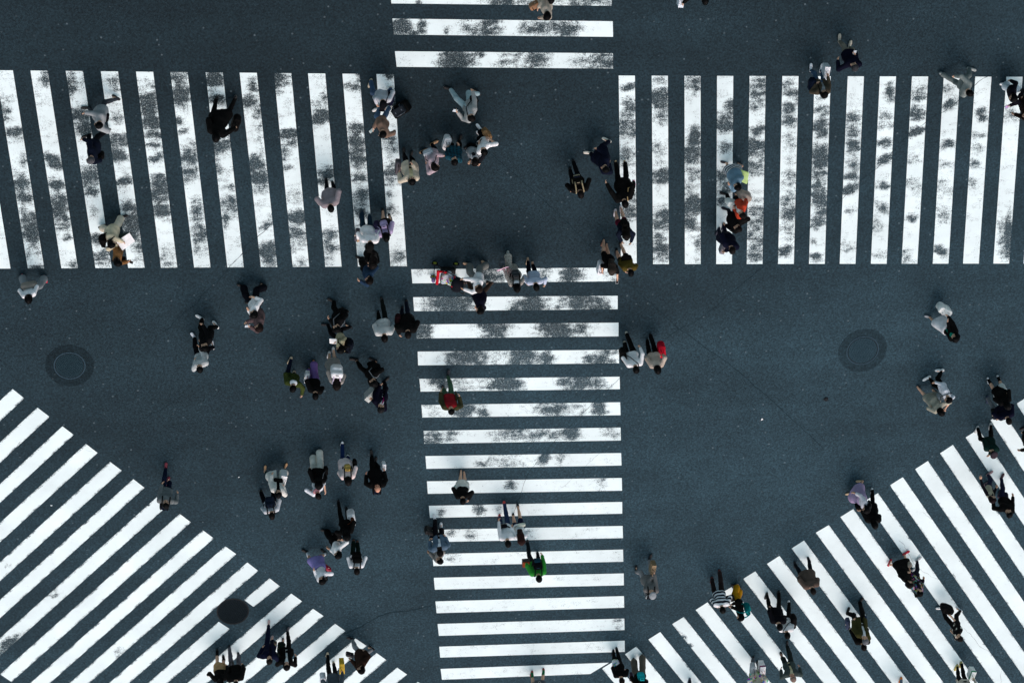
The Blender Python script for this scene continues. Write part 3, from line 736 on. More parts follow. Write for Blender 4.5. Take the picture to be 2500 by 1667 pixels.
        t = Parts(); t.slab((0, .04, .03+.105*sc), (.134*sc, .104*sc, .012*sc)); t.build('lid', fabric(b.get('c2', c)), r, False)
# ------------------------------------------------------------------ light, camera
def setup():
    w = bpy.data.worlds.new('World'); SC.world = w; w.use_nodes = True; nt = w.node_tree
    bg = nt.nodes['Background']; sky = nt.nodes.new('ShaderNodeTexSky'); sky.sky_type = 'NISHITA'
    sky.sun_disc = False; sky.sun_elevation = R_(62); sky.sun_rotation = R_(SUN_AZ)
    sky.air_density = 1.0; sky.dust_density = 6.0; sky.ozone_density = 1.0
    hs = nt.nodes.new('ShaderNodeHueSaturation'); hs.inputs['Hue'].default_value = SKY_HUE; hs.inputs['Saturation'].default_value = SKY_SAT   # cloud cover greys the blue
    nt.links.new(sky.outputs[0], hs.inputs['Color']); nt.links.new(hs.outputs[0], bg.inputs[0])
    bg.inputs[1].default_value = SKY
    L = bpy.data.lights.new('sun', 'SUN'); L.energy = SUN; L.angle = R_(55); L.color = (1, .965, .92)
    o = bpy.data.objects.new('sun', L); COL.objects.link(o)
    e, a = R_(62), R_(SUN_AZ)
    d = Vector((math.sin(a)*math.cos(e), math.cos(a)*math.cos(e), math.sin(e)))
    o.rotation_euler = d.to_track_quat('Z', 'Y').to_euler(); o.location = (0, 0, 60)
    c = bpy.data.cameras.new('camera'); c.sensor_width = 36; c.lens = FPX/PW*36; c.clip_start = 1; c.clip_end = 2000
    co = bpy.data.objects.new('camera', c); COL.objects.link(co)
    x, y, z = RW[:, 0], -RW[:, 1], -RW[:, 2]
    M = Matrix(((x[0], y[0], z[0], CAM[0]), (x[1], y[1], z[1], CAM[1]), (x[2], y[2], z[2], CAM[2]), (0, 0, 0, 1)))
    co.matrix_world = M; SC.camera = co
    SC.view_settings.view_transform = 'Standard'; SC.view_settings.look = 'None'; SC.view_settings.gamma = 1
    SC.view_settings.exposure = EXPO
    SC.render.resolution_x = 1024; SC.render.resolution_y = 682
SUN_AZ, SKY, SUN, EXPO, SKY_SAT, SKY_HUE = 168, .15, .65, 0.13, .95, .452
setup()

# ------------------------------------------------------------------ road, markings
MA, MP = mat_asphalt(), mat_paint()
def sheet(name, half, z, mat, c=(0, 0)):
    V = [(c[0]-half, c[1]-half, z), (c[0]+half, c[1]-half, z), (c[0]+half, c[1]+half, z), (c[0]-half, c[1]+half, z)]
    return mesh_np(name, V, [np.array([(0, 1, 2, 3)])], mat, None, False)
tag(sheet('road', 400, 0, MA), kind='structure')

# where the paint is rubbed away: (photo zoom origin x, y, zoom, [(x, y, rx, ry, strength, tilt)])
WEAR = [
 (940, 0, 3.7935, [(150,250,90,70,1.0),(345,250,45,60,.9),(800,260,100,70,.6),(960,260,100,80,.85),(1420,270,150,80,.75),(1540,250,60,60,.8),(1700,270,90,70,.85),(250,310,100,30,.6),(570,290,25,30,.8),
   (650,555,140,85,1.0),(880,500,50,30,.6),(1150,550,110,80,.5),(1400,550,110,80,.85),(1230,520,50,40,.6),(1980,570,170,90,.65),(2080,600,60,40,.85),(1150,20,180,45,.75),(1900,20,300,45,.65),(310,20,30,20,.8)]),
 (1000, 640, 4.3556, [(850,130,120,90,.8),(1710,140,100,90,.9),(1450,120,80,90,.5),(960,150,60,60,.7),(2150,120,60,80,.6),(130,110,60,40,.4),
   (430,450,230,100,.95),(620,400,80,60,.9),(1300,440,160,90,.95),(1100,490,60,30,.8),(1820,420,160,90,.9),(1600,480,80,30,.7),(2000,440,140,90,.75),
   (120,720,110,100,.9),(900,700,150,100,.85),(780,720,80,90,.5),(1560,710,180,100,.95),(1800,700,120,90,.65),(1440,720,80,90,.6),
   (620,1000,200,90,.9),(480,1070,80,40,.8),(850,1000,150,80,.45),(1200,1010,160,90,.95),(1450,1020,80,80,.8),(2000,1040,140,60,.8),(2120,960,100,40,.7),
   (330,1270,130,80,.8),(550,1290,130,80,.55),(1000,1290,170,90,.95),(1750,1290,150,90,.8),(1950,1280,140,80,.7)]),
 (1000, 780, 3.36, [(170,740,60,60,.4),(450,740,90,60,.85),(590,760,60,50,.8),(1200,730,180,70,.6),(1560,730,50,70,.9),(1420,750,30,50,.5),
   (190,960,90,60,.7),(330,950,60,60,.5),(900,940,180,60,.6),(1100,930,150,50,.5),(1320,930,60,70,.85,-30),(1640,920,60,50,.55),
   (1100,1140,40,60,.8,30),(1230,1150,30,50,.6),(590,1190,50,20,.6),(800,1150,150,50,.4),(830,1350,40,40,.8,-30),(1580,1340,40,60,.5)]),
 (1000, 1120, 4.9, [(1210,290,45,50,.75),(830,610,70,60,.75),(370,660,40,40,.55),(1080,600,60,60,.4),(500,880,60,50,.6),(720,910,60,50,.65),(500,1170,90,50,.45),(1450,900,60,40,.4)]),
 (1480, 170, 3.2, [(175,130,45,25,.95,-25),(180,290,60,60,.7),(170,450,70,110,.75),(170,680,70,80,.6),(190,1100,60,60,.85),(180,980,60,50,.6),
   (420,90,60,50,.5),(420,230,70,90,.9),(430,340,60,60,.7),(400,660,60,80,.5),(420,840,70,60,.9),(430,1180,70,80,.85),(420,1380,70,90,.75),
   (680,110,60,70,.7),(690,530,50,70,.95),(675,660,70,90,.85),(680,790,60,60,.75),(650,930,60,60,.5),(680,1060,70,80,.95),(660,1190,60,80,.75),(720,1350,30,150,.5),
   (970,290,40,60,.75),(920,420,70,60,.98),(930,610,60,50,.5),(910,840,60,60,.8),(930,940,60,60,.6),(890,1000,40,60,.6),
   (1190,150,70,90,.8),(1180,280,60,50,.5),(1190,470,60,40,.85,-25),(1160,610,80,60,.9),(1200,690,50,40,.6),(1160,760,70,50,.7),(1180,1150,70,130,.65),(1180,1330,70,120,.7),(1170,1460,60,30,.85),
   (1430,160,70,80,.6),(1430,310,60,50,.8),(1420,390,60,50,.9),(1420,560,50,50,.5),(1430,850,60,100,.5),(1430,1120,60,150,.65),(1400,1420,55,35,.95,-20)]),
 (1950, 170, 3.2, [(180,290,60,60,.6),(180,460,60,80,.8),(170,680,70,90,.9),(160,800,60,60,.7),(160,980,60,110,.85),(180,1110,50,30,.9),(150,1190,60,50,.7,-35),(130,1460,40,35,.75),(115,1340,20,20,.8),
   (430,450,60,100,.7),(430,590,60,50,.8),(410,720,50,80,.6),(410,830,50,40,.7),(400,930,60,33,1.0,-25),(370,1380,60,35,.65),(390,1110,30,20,.65),
   (720,190,40,70,.85),(680,400,60,60,.6),(670,570,60,35,.75),(670,710,60,28,1.0,-28),(660,910,40,30,.75),(650,1080,60,35,.75,35),(610,1210,40,60,.5),(640,1450,50,30,.45),
   (940,190,60,50,.7),(930,340,60,50,.8),(915,490,60,28,1,-25),(890,910,60,50,.5),(870,1160,40,30,.75),(850,1460,40,40,.5),(910,700,50,40,.35),
   (1180,270,60,28,.85,-35),(1165,170,50,40,.6),(1170,580,50,25,1,-10),(1150,730,60,30,.5),(1130,940,60,60,.42),(1110,1130,60,60,.45),(1110,1420,50,33,.95,40),
   (1440,380,42,25,1),(1420,330,40,30,.75),(1400,520,50,25,.55),(1390,620,50,50,.4),(1360,730,40,30,.6),(1350,880,40,40,.42),(1650,350,60,80,.4),(1640,1300,30,150,1.0),(1590,1300,30,150,.5)]),
 (0, 160, 3.1365, [(20,350,60,90,.6),(120,510,60,35,.9),(60,270,60,30,.5),(150,900,70,80,.7),(200,1050,60,80,.6),(190,740,40,40,.6),(240,1270,70,130,.88),(280,1540,50,15,.95),
   (350,80,30,80,.75),(310,200,40,80,.35),(420,740,70,40,.98,32),(440,910,60,40,.9),(460,1090,70,100,.95),(480,1200,60,50,.7),(520,1310,40,25,.75),(570,1530,40,30,.75),
   (540,150,40,90,.75),(640,90,20,60,.6),(600,400,60,80,.75),(650,480,60,60,.8),(700,850,70,80,.9),(700,960,70,40,.7),(720,1110,40,30,.5),(760,1330,80,40,.85),(790,1480,80,60,.7),
   (880,130,50,50,.75),(900,400,60,80,.4),(910,580,70,50,.85),(900,680,60,50,.9),(950,890,60,35,.95,-25),(990,1090,60,40,.88),(1020,1200,70,100,.92),(1000,1280,70,60,.92),(1060,1400,50,80,.5),
   (1120,180,70,60,.5),(1140,300,70,90,.9),(1160,430,70,70,.98),(1170,530,70,40,.92),(1180,610,70,25,.8),(1190,710,60,28,.85,-28),(1210,870,60,40,.88),(1220,1000,70,100,.82),(1240,1100,70,70,.82),(1290,1480,60,80,.4),
   (1380,100,70,60,.8),(1390,230,70,90,.88),(1370,430,30,30,.85),(1400,500,40,18,.85,-25),(1450,700,70,90,.75),(1440,830,60,60,.6),(1510,1130,50,100,.6),(1530,1320,60,100,.75)]),
 (500, 150, 4.704, [(110,200,100,80,.95),(90,350,90,40,.6),(140,440,90,60,.85),(240,900,60,80,.7),(150,1000,110,100,.75),(130,1150,60,150,.6),
   (560,280,60,80,.75),(530,480,100,100,.78),(600,600,60,80,.65),(640,850,40,200,.5),(580,1180,100,80,.95),(620,1330,100,100,.85),
   (830,190,60,80,.92),(920,230,100,60,.6),(850,330,60,60,.6),(970,840,110,60,.9),(1000,900,60,80,.85),(930,1050,50,80,.6),(950,1220,80,30,.55),
   (1380,400,40,80,.6),(1330,540,110,60,.62),(1330,650,110,70,.95),(1400,1290,100,70,.85),(1330,1380,60,40,.85),
   (1700,300,100,40,.75),(1770,200,40,60,.75),(1750,780,90,70,.88),(1740,920,110,100,.88),(1750,1080,110,110,.88),(1780,1330,100,60,.72),
   (2130,170,50,40,.92),(2150,450,60,100,.85),(2100,960,110,100,.5),(2160,1300,100,100,.75)]),
 (500, 450, 4.704, [(300,100,60,120,.5),(300,230,100,90,.88),(240,370,40,100,.65),(620,80,80,80,.5),(700,480,80,30,.85,-25),(760,400,30,80,.55),(740,720,110,60,.98,-20),(700,780,100,50,.95),(740,870,80,80,.68),
   (1050,150,90,60,.45),(1060,380,110,70,.98),(1060,600,90,110,.78),(1000,680,60,80,.5),(1130,900,80,60,.42),(1440,620,110,90,.78),(1450,720,100,80,.68),(1400,860,80,60,.5),
   (1790,150,90,120,.7),(1780,330,60,60,.85),(1800,500,80,60,.42),(2110,150,60,60,.62),(2140,300,60,60,.62),(2230,830,90,80,.62)]),
 (0, 1300, 3.92, [(60,1080,140,45,1.0,-38),(530,585,40,26,.6,-35),(1140,1135,50,32,.55,-30),(75,315,30,10,.8,-25)]),
 (1500, 1330, 4.652, [(800,1070,60,26,.75,58),(40,890,50,60,.6),(855,1130,30,14,.9,40)]),
]
EL = []
for ox, oy, z, L in WEAR:
    for e in L:
        x, y, rx, ry, s = e[:5]; a = R_(e[5] if len(e) > 5 else 0)
        p = at(ox+x/z, oy+y/z); EL.append((ox+x/z, oy+y/z, rx/z, ry/z, s, math.cos(a), math.sin(a), p[0], p[1]))
def project(P):
    c = (np.asarray(P)-CAM) @ RW
    return PW/2+FPX*c[:, 0]/c[:, 2], PH/2+FPX*c[:, 1]/c[:, 2]
EA = np.array(EL)
def wear_at(P, base):
    u, v = project(P); w = np.full(len(u), base)
    for x, y, rx, ry, s, c, sn, _, _ in EL:
        dx, dy = u-x, v-y; m = (np.abs(dx) < 2.6*max(rx, ry)) & (np.abs(dy) < 2.6*max(rx, ry))
        if not m.any(): continue
        a = (dx[m]*c+dy[m]*sn)/rx; b = (-dx[m]*sn+dy[m]*c)/ry; r = np.sqrt(a*a+b*b)
        t = np.clip((2.0-r)/1.75, 0, 1); t = t*t*(3-2*t)
        w[m] = np.maximum(w[m], base+(s-base)*t)
    return w
def stripes(name, quads, base, z=.004, edge=0.0):
    """painted bars as finely divided sheets; quads are ground corners a-b (one end), d-c (other end)"""
    V = []; Q = []; W = []; n = 0
    for q in quads:
        a, b, c, d = [np.asarray(p, float) for p in q]
        nu = max(2, int(np.linalg.norm(d-a)/.075)); nv = max(2, int(np.linalg.norm(b-a)/.07))
        u = np.linspace(0, 1, nu+1)[:, None, None]; v = np.linspace(0, 1, nv+1)[None, :, None]
        P = ((1-u)*(1-v)*a+(1-u)*v*b+u*v*c+u*(1-v)*d).reshape(-1, 3); P[:, 2] = z
        w = wear_at(P, base)
        if edge:                                     # ragged rims
            vv = np.broadcast_to(v, (nu+1, nv+1, 1)).reshape(-1); w = np.maximum(w, edge*np.clip(1-np.minimum(vv, 1-vv)/.16, 0, 1))
        V.append(P); W.append(w)
        i = (np.arange(nu)[:, None]*(nv+1)+np.arange(nv)[None, :]).reshape(-1)
        Q.append(np.stack([i, i+nv+1, i+nv+2, i+1], 1)+n); n += len(P)
    V = np.concatenate(V); Q = np.concatenate(Q)
    e1 = V[Q[:, 1]]-V[Q[:, 0]]; e2 = V[Q[:, 3]]-V[Q[:, 0]]
    fl = (e1[:, 0]*e2[:, 1]-e1[:, 1]*e2[:, 0]) < 0; Q[fl] = Q[fl][:, ::-1]
    o = mesh_np(name, V, [Q], MP, None, False); tag(o, kind='structure')
    at_ = o.data.attributes.new('wear', 'FLOAT', 'POINT'); at_.data.foreach_set('value', np.concatenate(W).astype(np.float32)); return o
W1 = 42.0
def crossing_columns(tops, bots, ty, by, wt, wb, extra_l=0, extra_r=0):
    q = [(at(x, ty(x)), at(x+wt, ty(x+wt)), at(b+wb, by(b+wb)), at(b, by(b))) for x, b in zip(tops, bots)]
    for _ in range(extra_l): q.insert(0, tuple(2*np.array(a)-np.array(b) for a, b in zip(q[0], q[1])))
    for _ in range(extra_r): q.append(tuple(2*np.array(a)-np.array(b) for a, b in zip(q[-1], q[-2])))
    return q
LT = [-10.5, 74.4, 160.5, 246, 332, 416, 502, 585, 669, 752, 836, 919]; LB = [68, 150, 233, 313, 393, 474, 555, 637, 714.7, 794, 874, 953.5]
stripes('crosswalk_markings', crossing_columns(LT, LB, lambda x: 172.3+(x-31)*.0101, lambda x: 655.6-(x-27)*.0058, 42, 40, 4), .15)
RT = [1510.5, 1591, 1671, 1750.6, 1830, 1910, 1988.5, 2069.6, 2148, 2226.5, 2304, 2381, 2457]; RB = [1516, 1594.4, 1672, 1748.5, 1823, 1899.5, 1975, 2050, 2126, 2201, 2277, 2351, 2425]
stripes('crosswalk_markings', crossing_columns(RT, RB, lambda x: 185+(x-1510)*.003, lambda x: 644.9-(x-1600)*.0018, 39.5, 38.5, 0, 5), .12)
TOP = [((951,-30),(1492,-24),(1494,15),(955.6,9)), ((958,46),(1496,52.5),(1496.7,90.6),(962,85)), ((964,125.5),(1496.7,130.6),(1496.7,168),(968.5,163.7)),
       ((945,-106),(1488,-101),(1490,-62),(949,-67))]
CL = [(1004,657.4,1006.8,691.7),(1008.5,725.4,1011,759.4),(1014,792,1018,826),(1019.6,858,1020.8,891.6),(1023.8,924.3,1026.8,955.6),(1028.9,988.3,1031,1018.7),(1034,1051.4,1035.7,1082.7),(1038.7,1112.7,1041,1143.7),(1042.3,1174.3,1044.5,1204.7),(1047,1233.9,1049.6,1263.5),(1052,1292.5,1054.8,1322.5),(1055.5,1351.6,1058,1380.8),(1059,1409.4,1061.6,1438.4),(1063,1467,1066,1495.7),(1068.3,1522,1071.5,1551),(1072.5,1577.5,1074.7,1604)]
CR = [(1508,653,1509,686.5),(1508,722,1508,754.7),(1510,787.4,1510,820.8),(1511,853.8,1511.3,886.5),(1512.8,919.3,1513.4,949.6),(1514,981.5,1514.9,1013),(1515,1043,1515.8,1074.6),(1516.4,1105.3,1517.3,1135.7),(1518,1166,1518.5,1197),(1519,1224.5,1519,1253),(1520,1283,1521,1312.7),(1521,1340.7,1521.7,1370.2),(1522.7,1398.8,1523,1427.8),(1523.2,1454,1523.9,1482.2),(1524,1508.8,1524.7,1536.8),(1525,1562.8,1525.4,1590)]
cq = [(at(a[0], a[1]), at(a[2], a[3]), at(b[2], b[3]), at(b[0], b[1])) for a, b in zip(CL, CR)]
cq.append((at(1075.7, 1631.7), at(1079, 1658), at(1441, 1644), at(1486.4, 1616.5)))
cq.append((at(1079.5, 1685), at(1082.5, 1711), at(1355, 1699), at(1398, 1671)))
cq += [(at(*a), at(*d), at(*c), at(*b)) for a, b, c, d in TOP]
stripes('crosswalk_markings', cq, .10)
# diagonal crossing at the lower left: bars run down-left from these two corners
BL = [((30.6,949),(59.3,972)),((91,994.3),(121,1017)),((152.3,1040),(179.8,1061)),((209.6,1083),(238.3,1105)),((268.6,1126.7),(297,1148)),((325.5,1168.8),(352.7,1190)),((382.5,1213),(410,1233)),((438.8,1253.7),(466.3,1274.4)),((495.3,1293.6),(521.9,1313.5)),((549.7,1332.4),(577,1351.8)),((603.7,1372),(630.3,1392.5)),((658,1410.5),(683.5,1430.5)),((711,1447.7),(737.7,1467)),((764.3,1485),(790,1502.8)),((818,1521.5),(843,1539.3)),((868,1557.5),(895,1575.5)),((919.6,1593),(944,1610.5)),((969.4,1628.4),(993.8,1645.4)),((1020,1663),(1044,1680))]
d1 = at(28, 1663.5)-at(466.3, 1274.4); LEN = np.linalg.norm(d1); d1 /= LEN
bl = []
for i, (p, q) in enumerate(BL):
    a, b = at(*p), at(*q)
    if i == 11:                                   # this bar is interrupted by the manhole
        e, f = at(596, 1463.5), at(619, 1480.5); bl.append((a, b, f, e))
        a, b = at(534, 1516.6), at(561, 1534.6); bl.append((a, b, b+d1*(LEN-2.3), a+d1*(LEN-2.3)))
    elif i == 13:
        bl.append((a, b, b+d1*LEN, a+d1*LEN))
    else: bl.append((a, b, b+d1*LEN, a+d1*LEN))
a0, a1 = np.array(bl[0]), np.array(bl[1])
for j in (1, 2, 3): bl.append(tuple(a0-(a1-a0)*j))
stripes('crosswalk_markings', bl, .0, edge=.46)
BR = [((1469.7,1631),(1499,1613)),((1525.8,1596),(1553.7,1577)),((1582.8,1560),(1611.8,1541.7)),((1640.8,1522.4),(1669.4,1505)),((1698.2,1488),(1727.4,1469.3)),((1756.5,1450),(1786,1432)),((1814.5,1412),(1844,1393.8)),((1872.5,1375.6),(1903,1356)),((1932.5,1338),(1963,1318.5)),((1991.5,1299.5),(2023.5,1281)),((2051.6,1261.4),(2083,1241.8)),((2112,1222),(2143.3,1203)),((2172.5,1184),(2204,1164)),((2234,1145),(2265.4,1124.5)),((2295,1106),(2326.4,1085.3)),((2357.3,1067.4),(2389,1047)),((2418.3,1025.5),(2450,1006)),((2481.6,985),(2513,965.5))]
dA = at(1898, 1659.5)-at(1727.4, 1469.3); dB = at(2202.3, 1299.8)-at(2143.3, 1203); dA /= np.linalg.norm(dA); dB /= np.linalg.norm(dB)
d2 = dA+dB; d2 /= np.linalg.norm(d2)
br = []
for i, (p, q) in enumerate(BR):
    a, b = at(*p), at(*q); br.append((a, b, b+d2*9.6, a+d2*9.6))
a0, a1 = np.array(br[-1]), np.array(br[-2])
for j in (1, 2, 3, 4): br.append(tuple(a0-(a1-a0)*j))
stripes('crosswalk_markings', br, .0, edge=.30)

# cracks and joints in the asphalt
def ribbon(pts, w, z, jag, rnd):
    P = [np.asarray(p, float) for p in pts]; D = []
    for a, b in zip(P[:-1], P[1:]):
        n = max(2, int(np.linalg.norm(b-a)/.09))
        for i in range(n): D.append(a+(b-a)*i/n)
    D.append(P[-1]); V = []; Q = []
    off = 0
    for i, p in enumerate(D):
        d = D[min(i+1, len(D)-1)]-D[max(i-1, 0)]; d /= np.linalg.norm(d); nn = np.array([-d[1], d[0], 0])
        off = off*.8+rnd.uniform(-jag, jag); ww = w*rnd.uniform(.35, 1.0)
        V += [p+nn*(off+ww), p+nn*(off-ww)]; V[-1][2] = V[-2][2] = z
        if i: Q.append((2*i-2, 2*i-1, 2*i+1, 2*i))
    return np.array(V), np.array(Q)
rn = random.Random(3); cp = Parts()
K = PW/2352.0
CR_ = [([(740,20),(830,95),(900,165),(1050,285),(1250,462),(1420,630),(1560,755),(1700,855),(1840,980),(1890,1030)], .010, .014),
       ([(1175,1195),(1215,1080),(1320,965),(1430,862)], .008, .02), ([(1430,862),(1475,815),(1555,760),(1620,725),(1800,575),(1880,505),(2010,390),(2090,305),(2190,240),(2260,180),(2340,150)], .010, .02),
       ([(380,760),(440,705),(480,660),(535,606),(570,560),(612,528),(645,500)], .012, .03), ([(550,770),(620,712),(690,690)], .006, .02),
       ([(790,1455),(830,1438),(870,1413),(930,1404),(990,1392)], .022, .03), ([(2290,1640),(2300,1540)], .006, .02), ([(330,960),(370,940),(420,905)], .006, .02),
       ([(1290,1120),(1330,1085),(1390,1030)], .005, .02), ([(2065,1240),(2100,1290),(2150,1330)], .006, .02), ([(2210,1440),(2260,1490),(2330,1530)], .006, .02), ([(2120,1175),(2150,1200),(2175,1240)], .006, .02),
       ([(500,1500),(515,1480),(535,1470),(560,1452)], .004, .02)]
for L, w, j in CR_:
    V, Q = ribbon([at(x*K, y*K, .006) for x, y in L], w*(.95 if w >= .01 else .9 if w > .006 else .6), .0065, j*(1 if w > .006 else 1.6), rn); cp.add(V, Q[:, ::-1])
m, nt, b = nodes('crack_dirt'); b.inputs['Base Color'].default_value = (.010, .012, .014, 1); b.inputs['Roughness'].default_value = .95; b.inputs['Specular IOR Level'].default_value = .02
nt.links.new(mixc(nt, noise(nt, nt.nodes.new('ShaderNodeNewGeometry').outputs['Position'], 5, 3, .6), (.009, .018, .023), (.017, .034, .044)), b.inputs['Base Color'])
tag(cp.build('road_cracks', m, None, False), kind='structure')

# manholes
def disc(cx, cy, r0, r1, z, n=64, th=.006):
    V = []; Q = []
    for i in range(n):
        a = 2*math.pi*i/n; c, s = math.cos(a), math.sin(a)
        V += [(cx+r0*c, cy+r0*s, z), (cx+r1*c, cy+r1*s, z), (cx+r1*c, cy+r1*s, z-th), (cx+r0*c, cy+r0*s, z-th)]
    for i in range(n):
        j = (i+1) % n
        Q += [(4*i, 4*i+1, 4*j+1, 4*j), (4*i+1, 4*i+2, 4*j+2, 4*j+1), (4*i+3, 4*i, 4*j, 4*j+3)]
    return np.array(V), np.array(Q)
def cover_mat(c0, c1, sc):
    m, nt, b = nodes('cast_iron'); o = nt.nodes.new('ShaderNodeTexCoord').outputs['Object']
    vo = nt.nodes.new('ShaderNodeTexVoronoi'); vo.inputs['Scale'].default_value = sc; vo.inputs['Randomness'].default_value = .25; nt.links.new(o, vo.inputs['Vector'])
    f = maprange(nt, vo.outputs['Distance'], .2, .5, 0, 1)
    g = mathn(nt, 'MULTIPLY', f, maprange(nt, noise(nt, o, 6, 3, .6), .3, .7, .6, 1))
    nt.links.new(mixc(nt, g, c0, c1), b.inputs['Base Color']); b.inputs['Roughness'].default_value = .7; b.inputs['Specular IOR Level'].default_value = .03
    bump(nt, b, f, .6, .01); return m
IRON = cover_mat((.012, .028, .038), (.028, .056, .073), 22); IRON3 = cover_mat((.009, .020, .027), (.018, .038, .049), 22); IRON2 = cover_mat((.004, .007, .009), (.008, .014, .018), 17)
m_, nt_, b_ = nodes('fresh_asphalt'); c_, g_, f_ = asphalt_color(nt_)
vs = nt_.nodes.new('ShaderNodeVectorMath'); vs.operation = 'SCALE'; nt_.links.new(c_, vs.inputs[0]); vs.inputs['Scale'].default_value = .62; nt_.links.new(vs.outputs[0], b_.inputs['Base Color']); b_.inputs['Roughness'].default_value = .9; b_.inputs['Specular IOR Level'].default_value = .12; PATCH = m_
RIM = solid('worn_steel', '#263c48', .8, 0); DARK = solid('gap_dirt', '#0d1113', .9)
def manhole(px, py, rpx, rin, lab, dark=False):
    p = at(px, py); e = at(px+rpx, py); R = np.linalg.norm(e-p); r = R*rin
    t = empty('manhole_cover', (p[0], p[1], 0), .4); tag(t, lab, 'manhole cover')
    if not dark:
        V, Q = disc(0, 0, r*1.02, R, .0055); mesh_np('asphalt_collar', V, [Q], PATCH, t, False)
        V, Q = disc(0, 0, r*.925, r*1.0, .012); mesh_np('frame_ring', V, [Q], RIM, t, False)
        V, Q = disc(0, 0, r*.885, r*.925, .0065); mesh_np('gap', V, [Q], DARK, t, False)
    else: V, Q = disc(0, 0, r*.93, r, .0125); mesh_np('frame_ring', V, [Q], solid('black_iron', '#0b1014', .7, 0), t, False)
    pl = Parts(); rr = r*(.885 if not dark else .93)
    V, Q = disc(0, 0, 0.001, rr, .0095); pl.add(V, Q)
    n = 7 if not dark else 9; st = 2*rr/(2*n+1)
    for i in range(-n, n+1):
        for j in range(-n, n+1):
            x, y = i*st, j*st
            if x*x+y*y < (rr*.93)**2: pl.slab((x, y, .0115), (st*.30, st*.30, .003), rotm(.785*(1 if (i+j) % 2 else 0)))
    pl.build('cover_plate', (IRON if px > 1000 else IRON3) if not dark else IRON2, t, False)
manhole(170, 892.5, 59.5, .655, 'round iron manhole cover with a wide asphalt collar, above the lower-left stripes')
manhole(2106, 855.5, 58.5, .67, 'round iron manhole cover in the open asphalt on the right side')
manhole(568.5, 1491.5, 39.5, 1.0, 'small dark manhole cover that cuts off a white stripe', True)
# scraps on the asphalt
def scrap(px, py, s, c, lab, seed):
    rd = random.Random(seed); p = at(px, py); f = Field((-.12, -.12, -.03), (.12, .12, .05), .008)
    for _ in range(3): f.ell((rd.uniform(-.02, .02), rd.uniform(-.02, .02), .012), (s*rd.uniform(.5, 1), s*rd.uniform(.5, 1), .012), k=.01)
    f.wrinkle(.004, 60, seed); V, Q = f.mesh(); V[:, 2] = V[:, 2]-V[:, 2].min()+.005
    o = mesh_np('paper_scrap', V, [Q], solid('scrap', c, .8)); o.location = (p[0], p[1], 0); tag(o, lab, 'litter')
scrap(1861, 1022, .028, '#eef4f6', 'tiny white paper scrap alone on the right-hand asphalt', 1)
scrap(582, 1164, .026, '#e9eff2', 'tiny white paper scrap on the asphalt left of the couple in white', 2)
scrap(126, 1232, .022, '#dfe6ea', 'tiny white scrap between two lower-left stripes', 4)
scrap(2017, 973, .075, '#16191d', 'flattened dark rag on the right-hand asphalt below the manhole', 3)
# ------------------------------------------------------------------ everyone on the crossing (photo pixels: head, feet, hands; heading in degrees, 0 = right, 90 = down)
BLK, NVY, GRY, WHT, CRM = '#15161a', '#131a2a', '#7d8488', '#e9edf0', '#ddd6c6'
BRN, TAN, KHK = '#4a3a30', '#b1885f', '#5a5a40'
HB, HD, HR, HG = '#070708', '#120e0d', '#2c1714', '#4d4c4e'
# -- left crossing
person('person in pale grey long jacket with a black waist strap, striding left', (240,307), 190, [(213,264),(284,238)], ('coat','#9a9ea0',.74), ('slim','#3a3f45'), '#17181b', hair=('short',HB), h=1.7, hands=[(206,275,.95),(252,302,.95)], turn=.2, bags=[dict(k='waist', c='#101217', c2='#0d0f13', l='black belt bag strapped over the pale grey long jacket')])
person('person in dark navy suit with greying hair walking left, behind the pale grey jacket', (220,391), 170, [(212,329),(262,317)], ('jacket','#121826',.80), ('reg',BLK), '#0e0f11', hair=('short','#56565a'), h=1.7, hands=[(202,337,.9)], bags=[dict(k='shoulder', side=-1, c='#0d0e10', s=1.25, l='black shoulder bag of the person in the dark navy suit')])
person('person all in black with a long coat and hood, legs trailing behind', (527,340), 110, [(527,243),(574,238)], ('coat','#08080a',.55), ('slim','#090a0c'), '#0c0d0f', hair=('bob','#060607'), sole='#8d8a86', h=1.72, hood='#08080a', bags=[dict(k='tote', c='#08080b', px=(578,300), z=.55, s=1.25, l='large black bag held out by the person all in black')])
person('person in grey-white top and blue jeans with beige shoes', (935,256), 100, [(904,203),(953,222)], ('shirt','#b9bcc2',.80), ('reg','#42566f'), '#c9b9a0', hair=('cap',HB,'#0e0f15'), h=1.72, hands=[(920,255,.95)], bags=[dict(k='shoulder', side=-1, c='#15172a', s=1.2, y=.05, l='navy shoulder bag on the person in grey-white top and jeans')])
person('person in brown sweater holding a phone and pulling a black suitcase', (933,328), 150, [(922,268),(946,262)], ('sweater','#7c6659',.86), ('reg','#4a6480'), '#d8d8d4', hair=('short',HB), h=1.7, bags=[dict(k='phone', c='#cfd8d8', c2='#9fb4b4', px=(910,313), z=1.1, l='pale phone in the hand of the person in brown sweater'), dict(k='suitcase', c='#0d0e10', px=(962,303), z=.45, base=(984,262), rz=1.6, tilt=-.35, l='black wheeled suitcase with a bag on top, on the asphalt beside the stripes')])
person('person in pale blue jeans and grey cardigan looking at a phone', (1151,291), 205, [(1096,217),(1165,225)], ('sweater','#9a9d9c',.82), ('reg','#9fb6bb'), '#101114', sole='#c8ccce', hair=('short',HD), h=1.72, inner='#aeb4ba', nod=.25, hands=[(1154,219,.8)], bags=[dict(k='phone', c='#dfe6ea', c2='#c6d2d8', px=(1113,272), z=1.05, l='white phone held by the person in pale blue jeans'), dict(k='shoulder', side=1, cross=True, c='#0b0c12', s=.8, l='black cross-body bag on the person in pale blue jeans')])
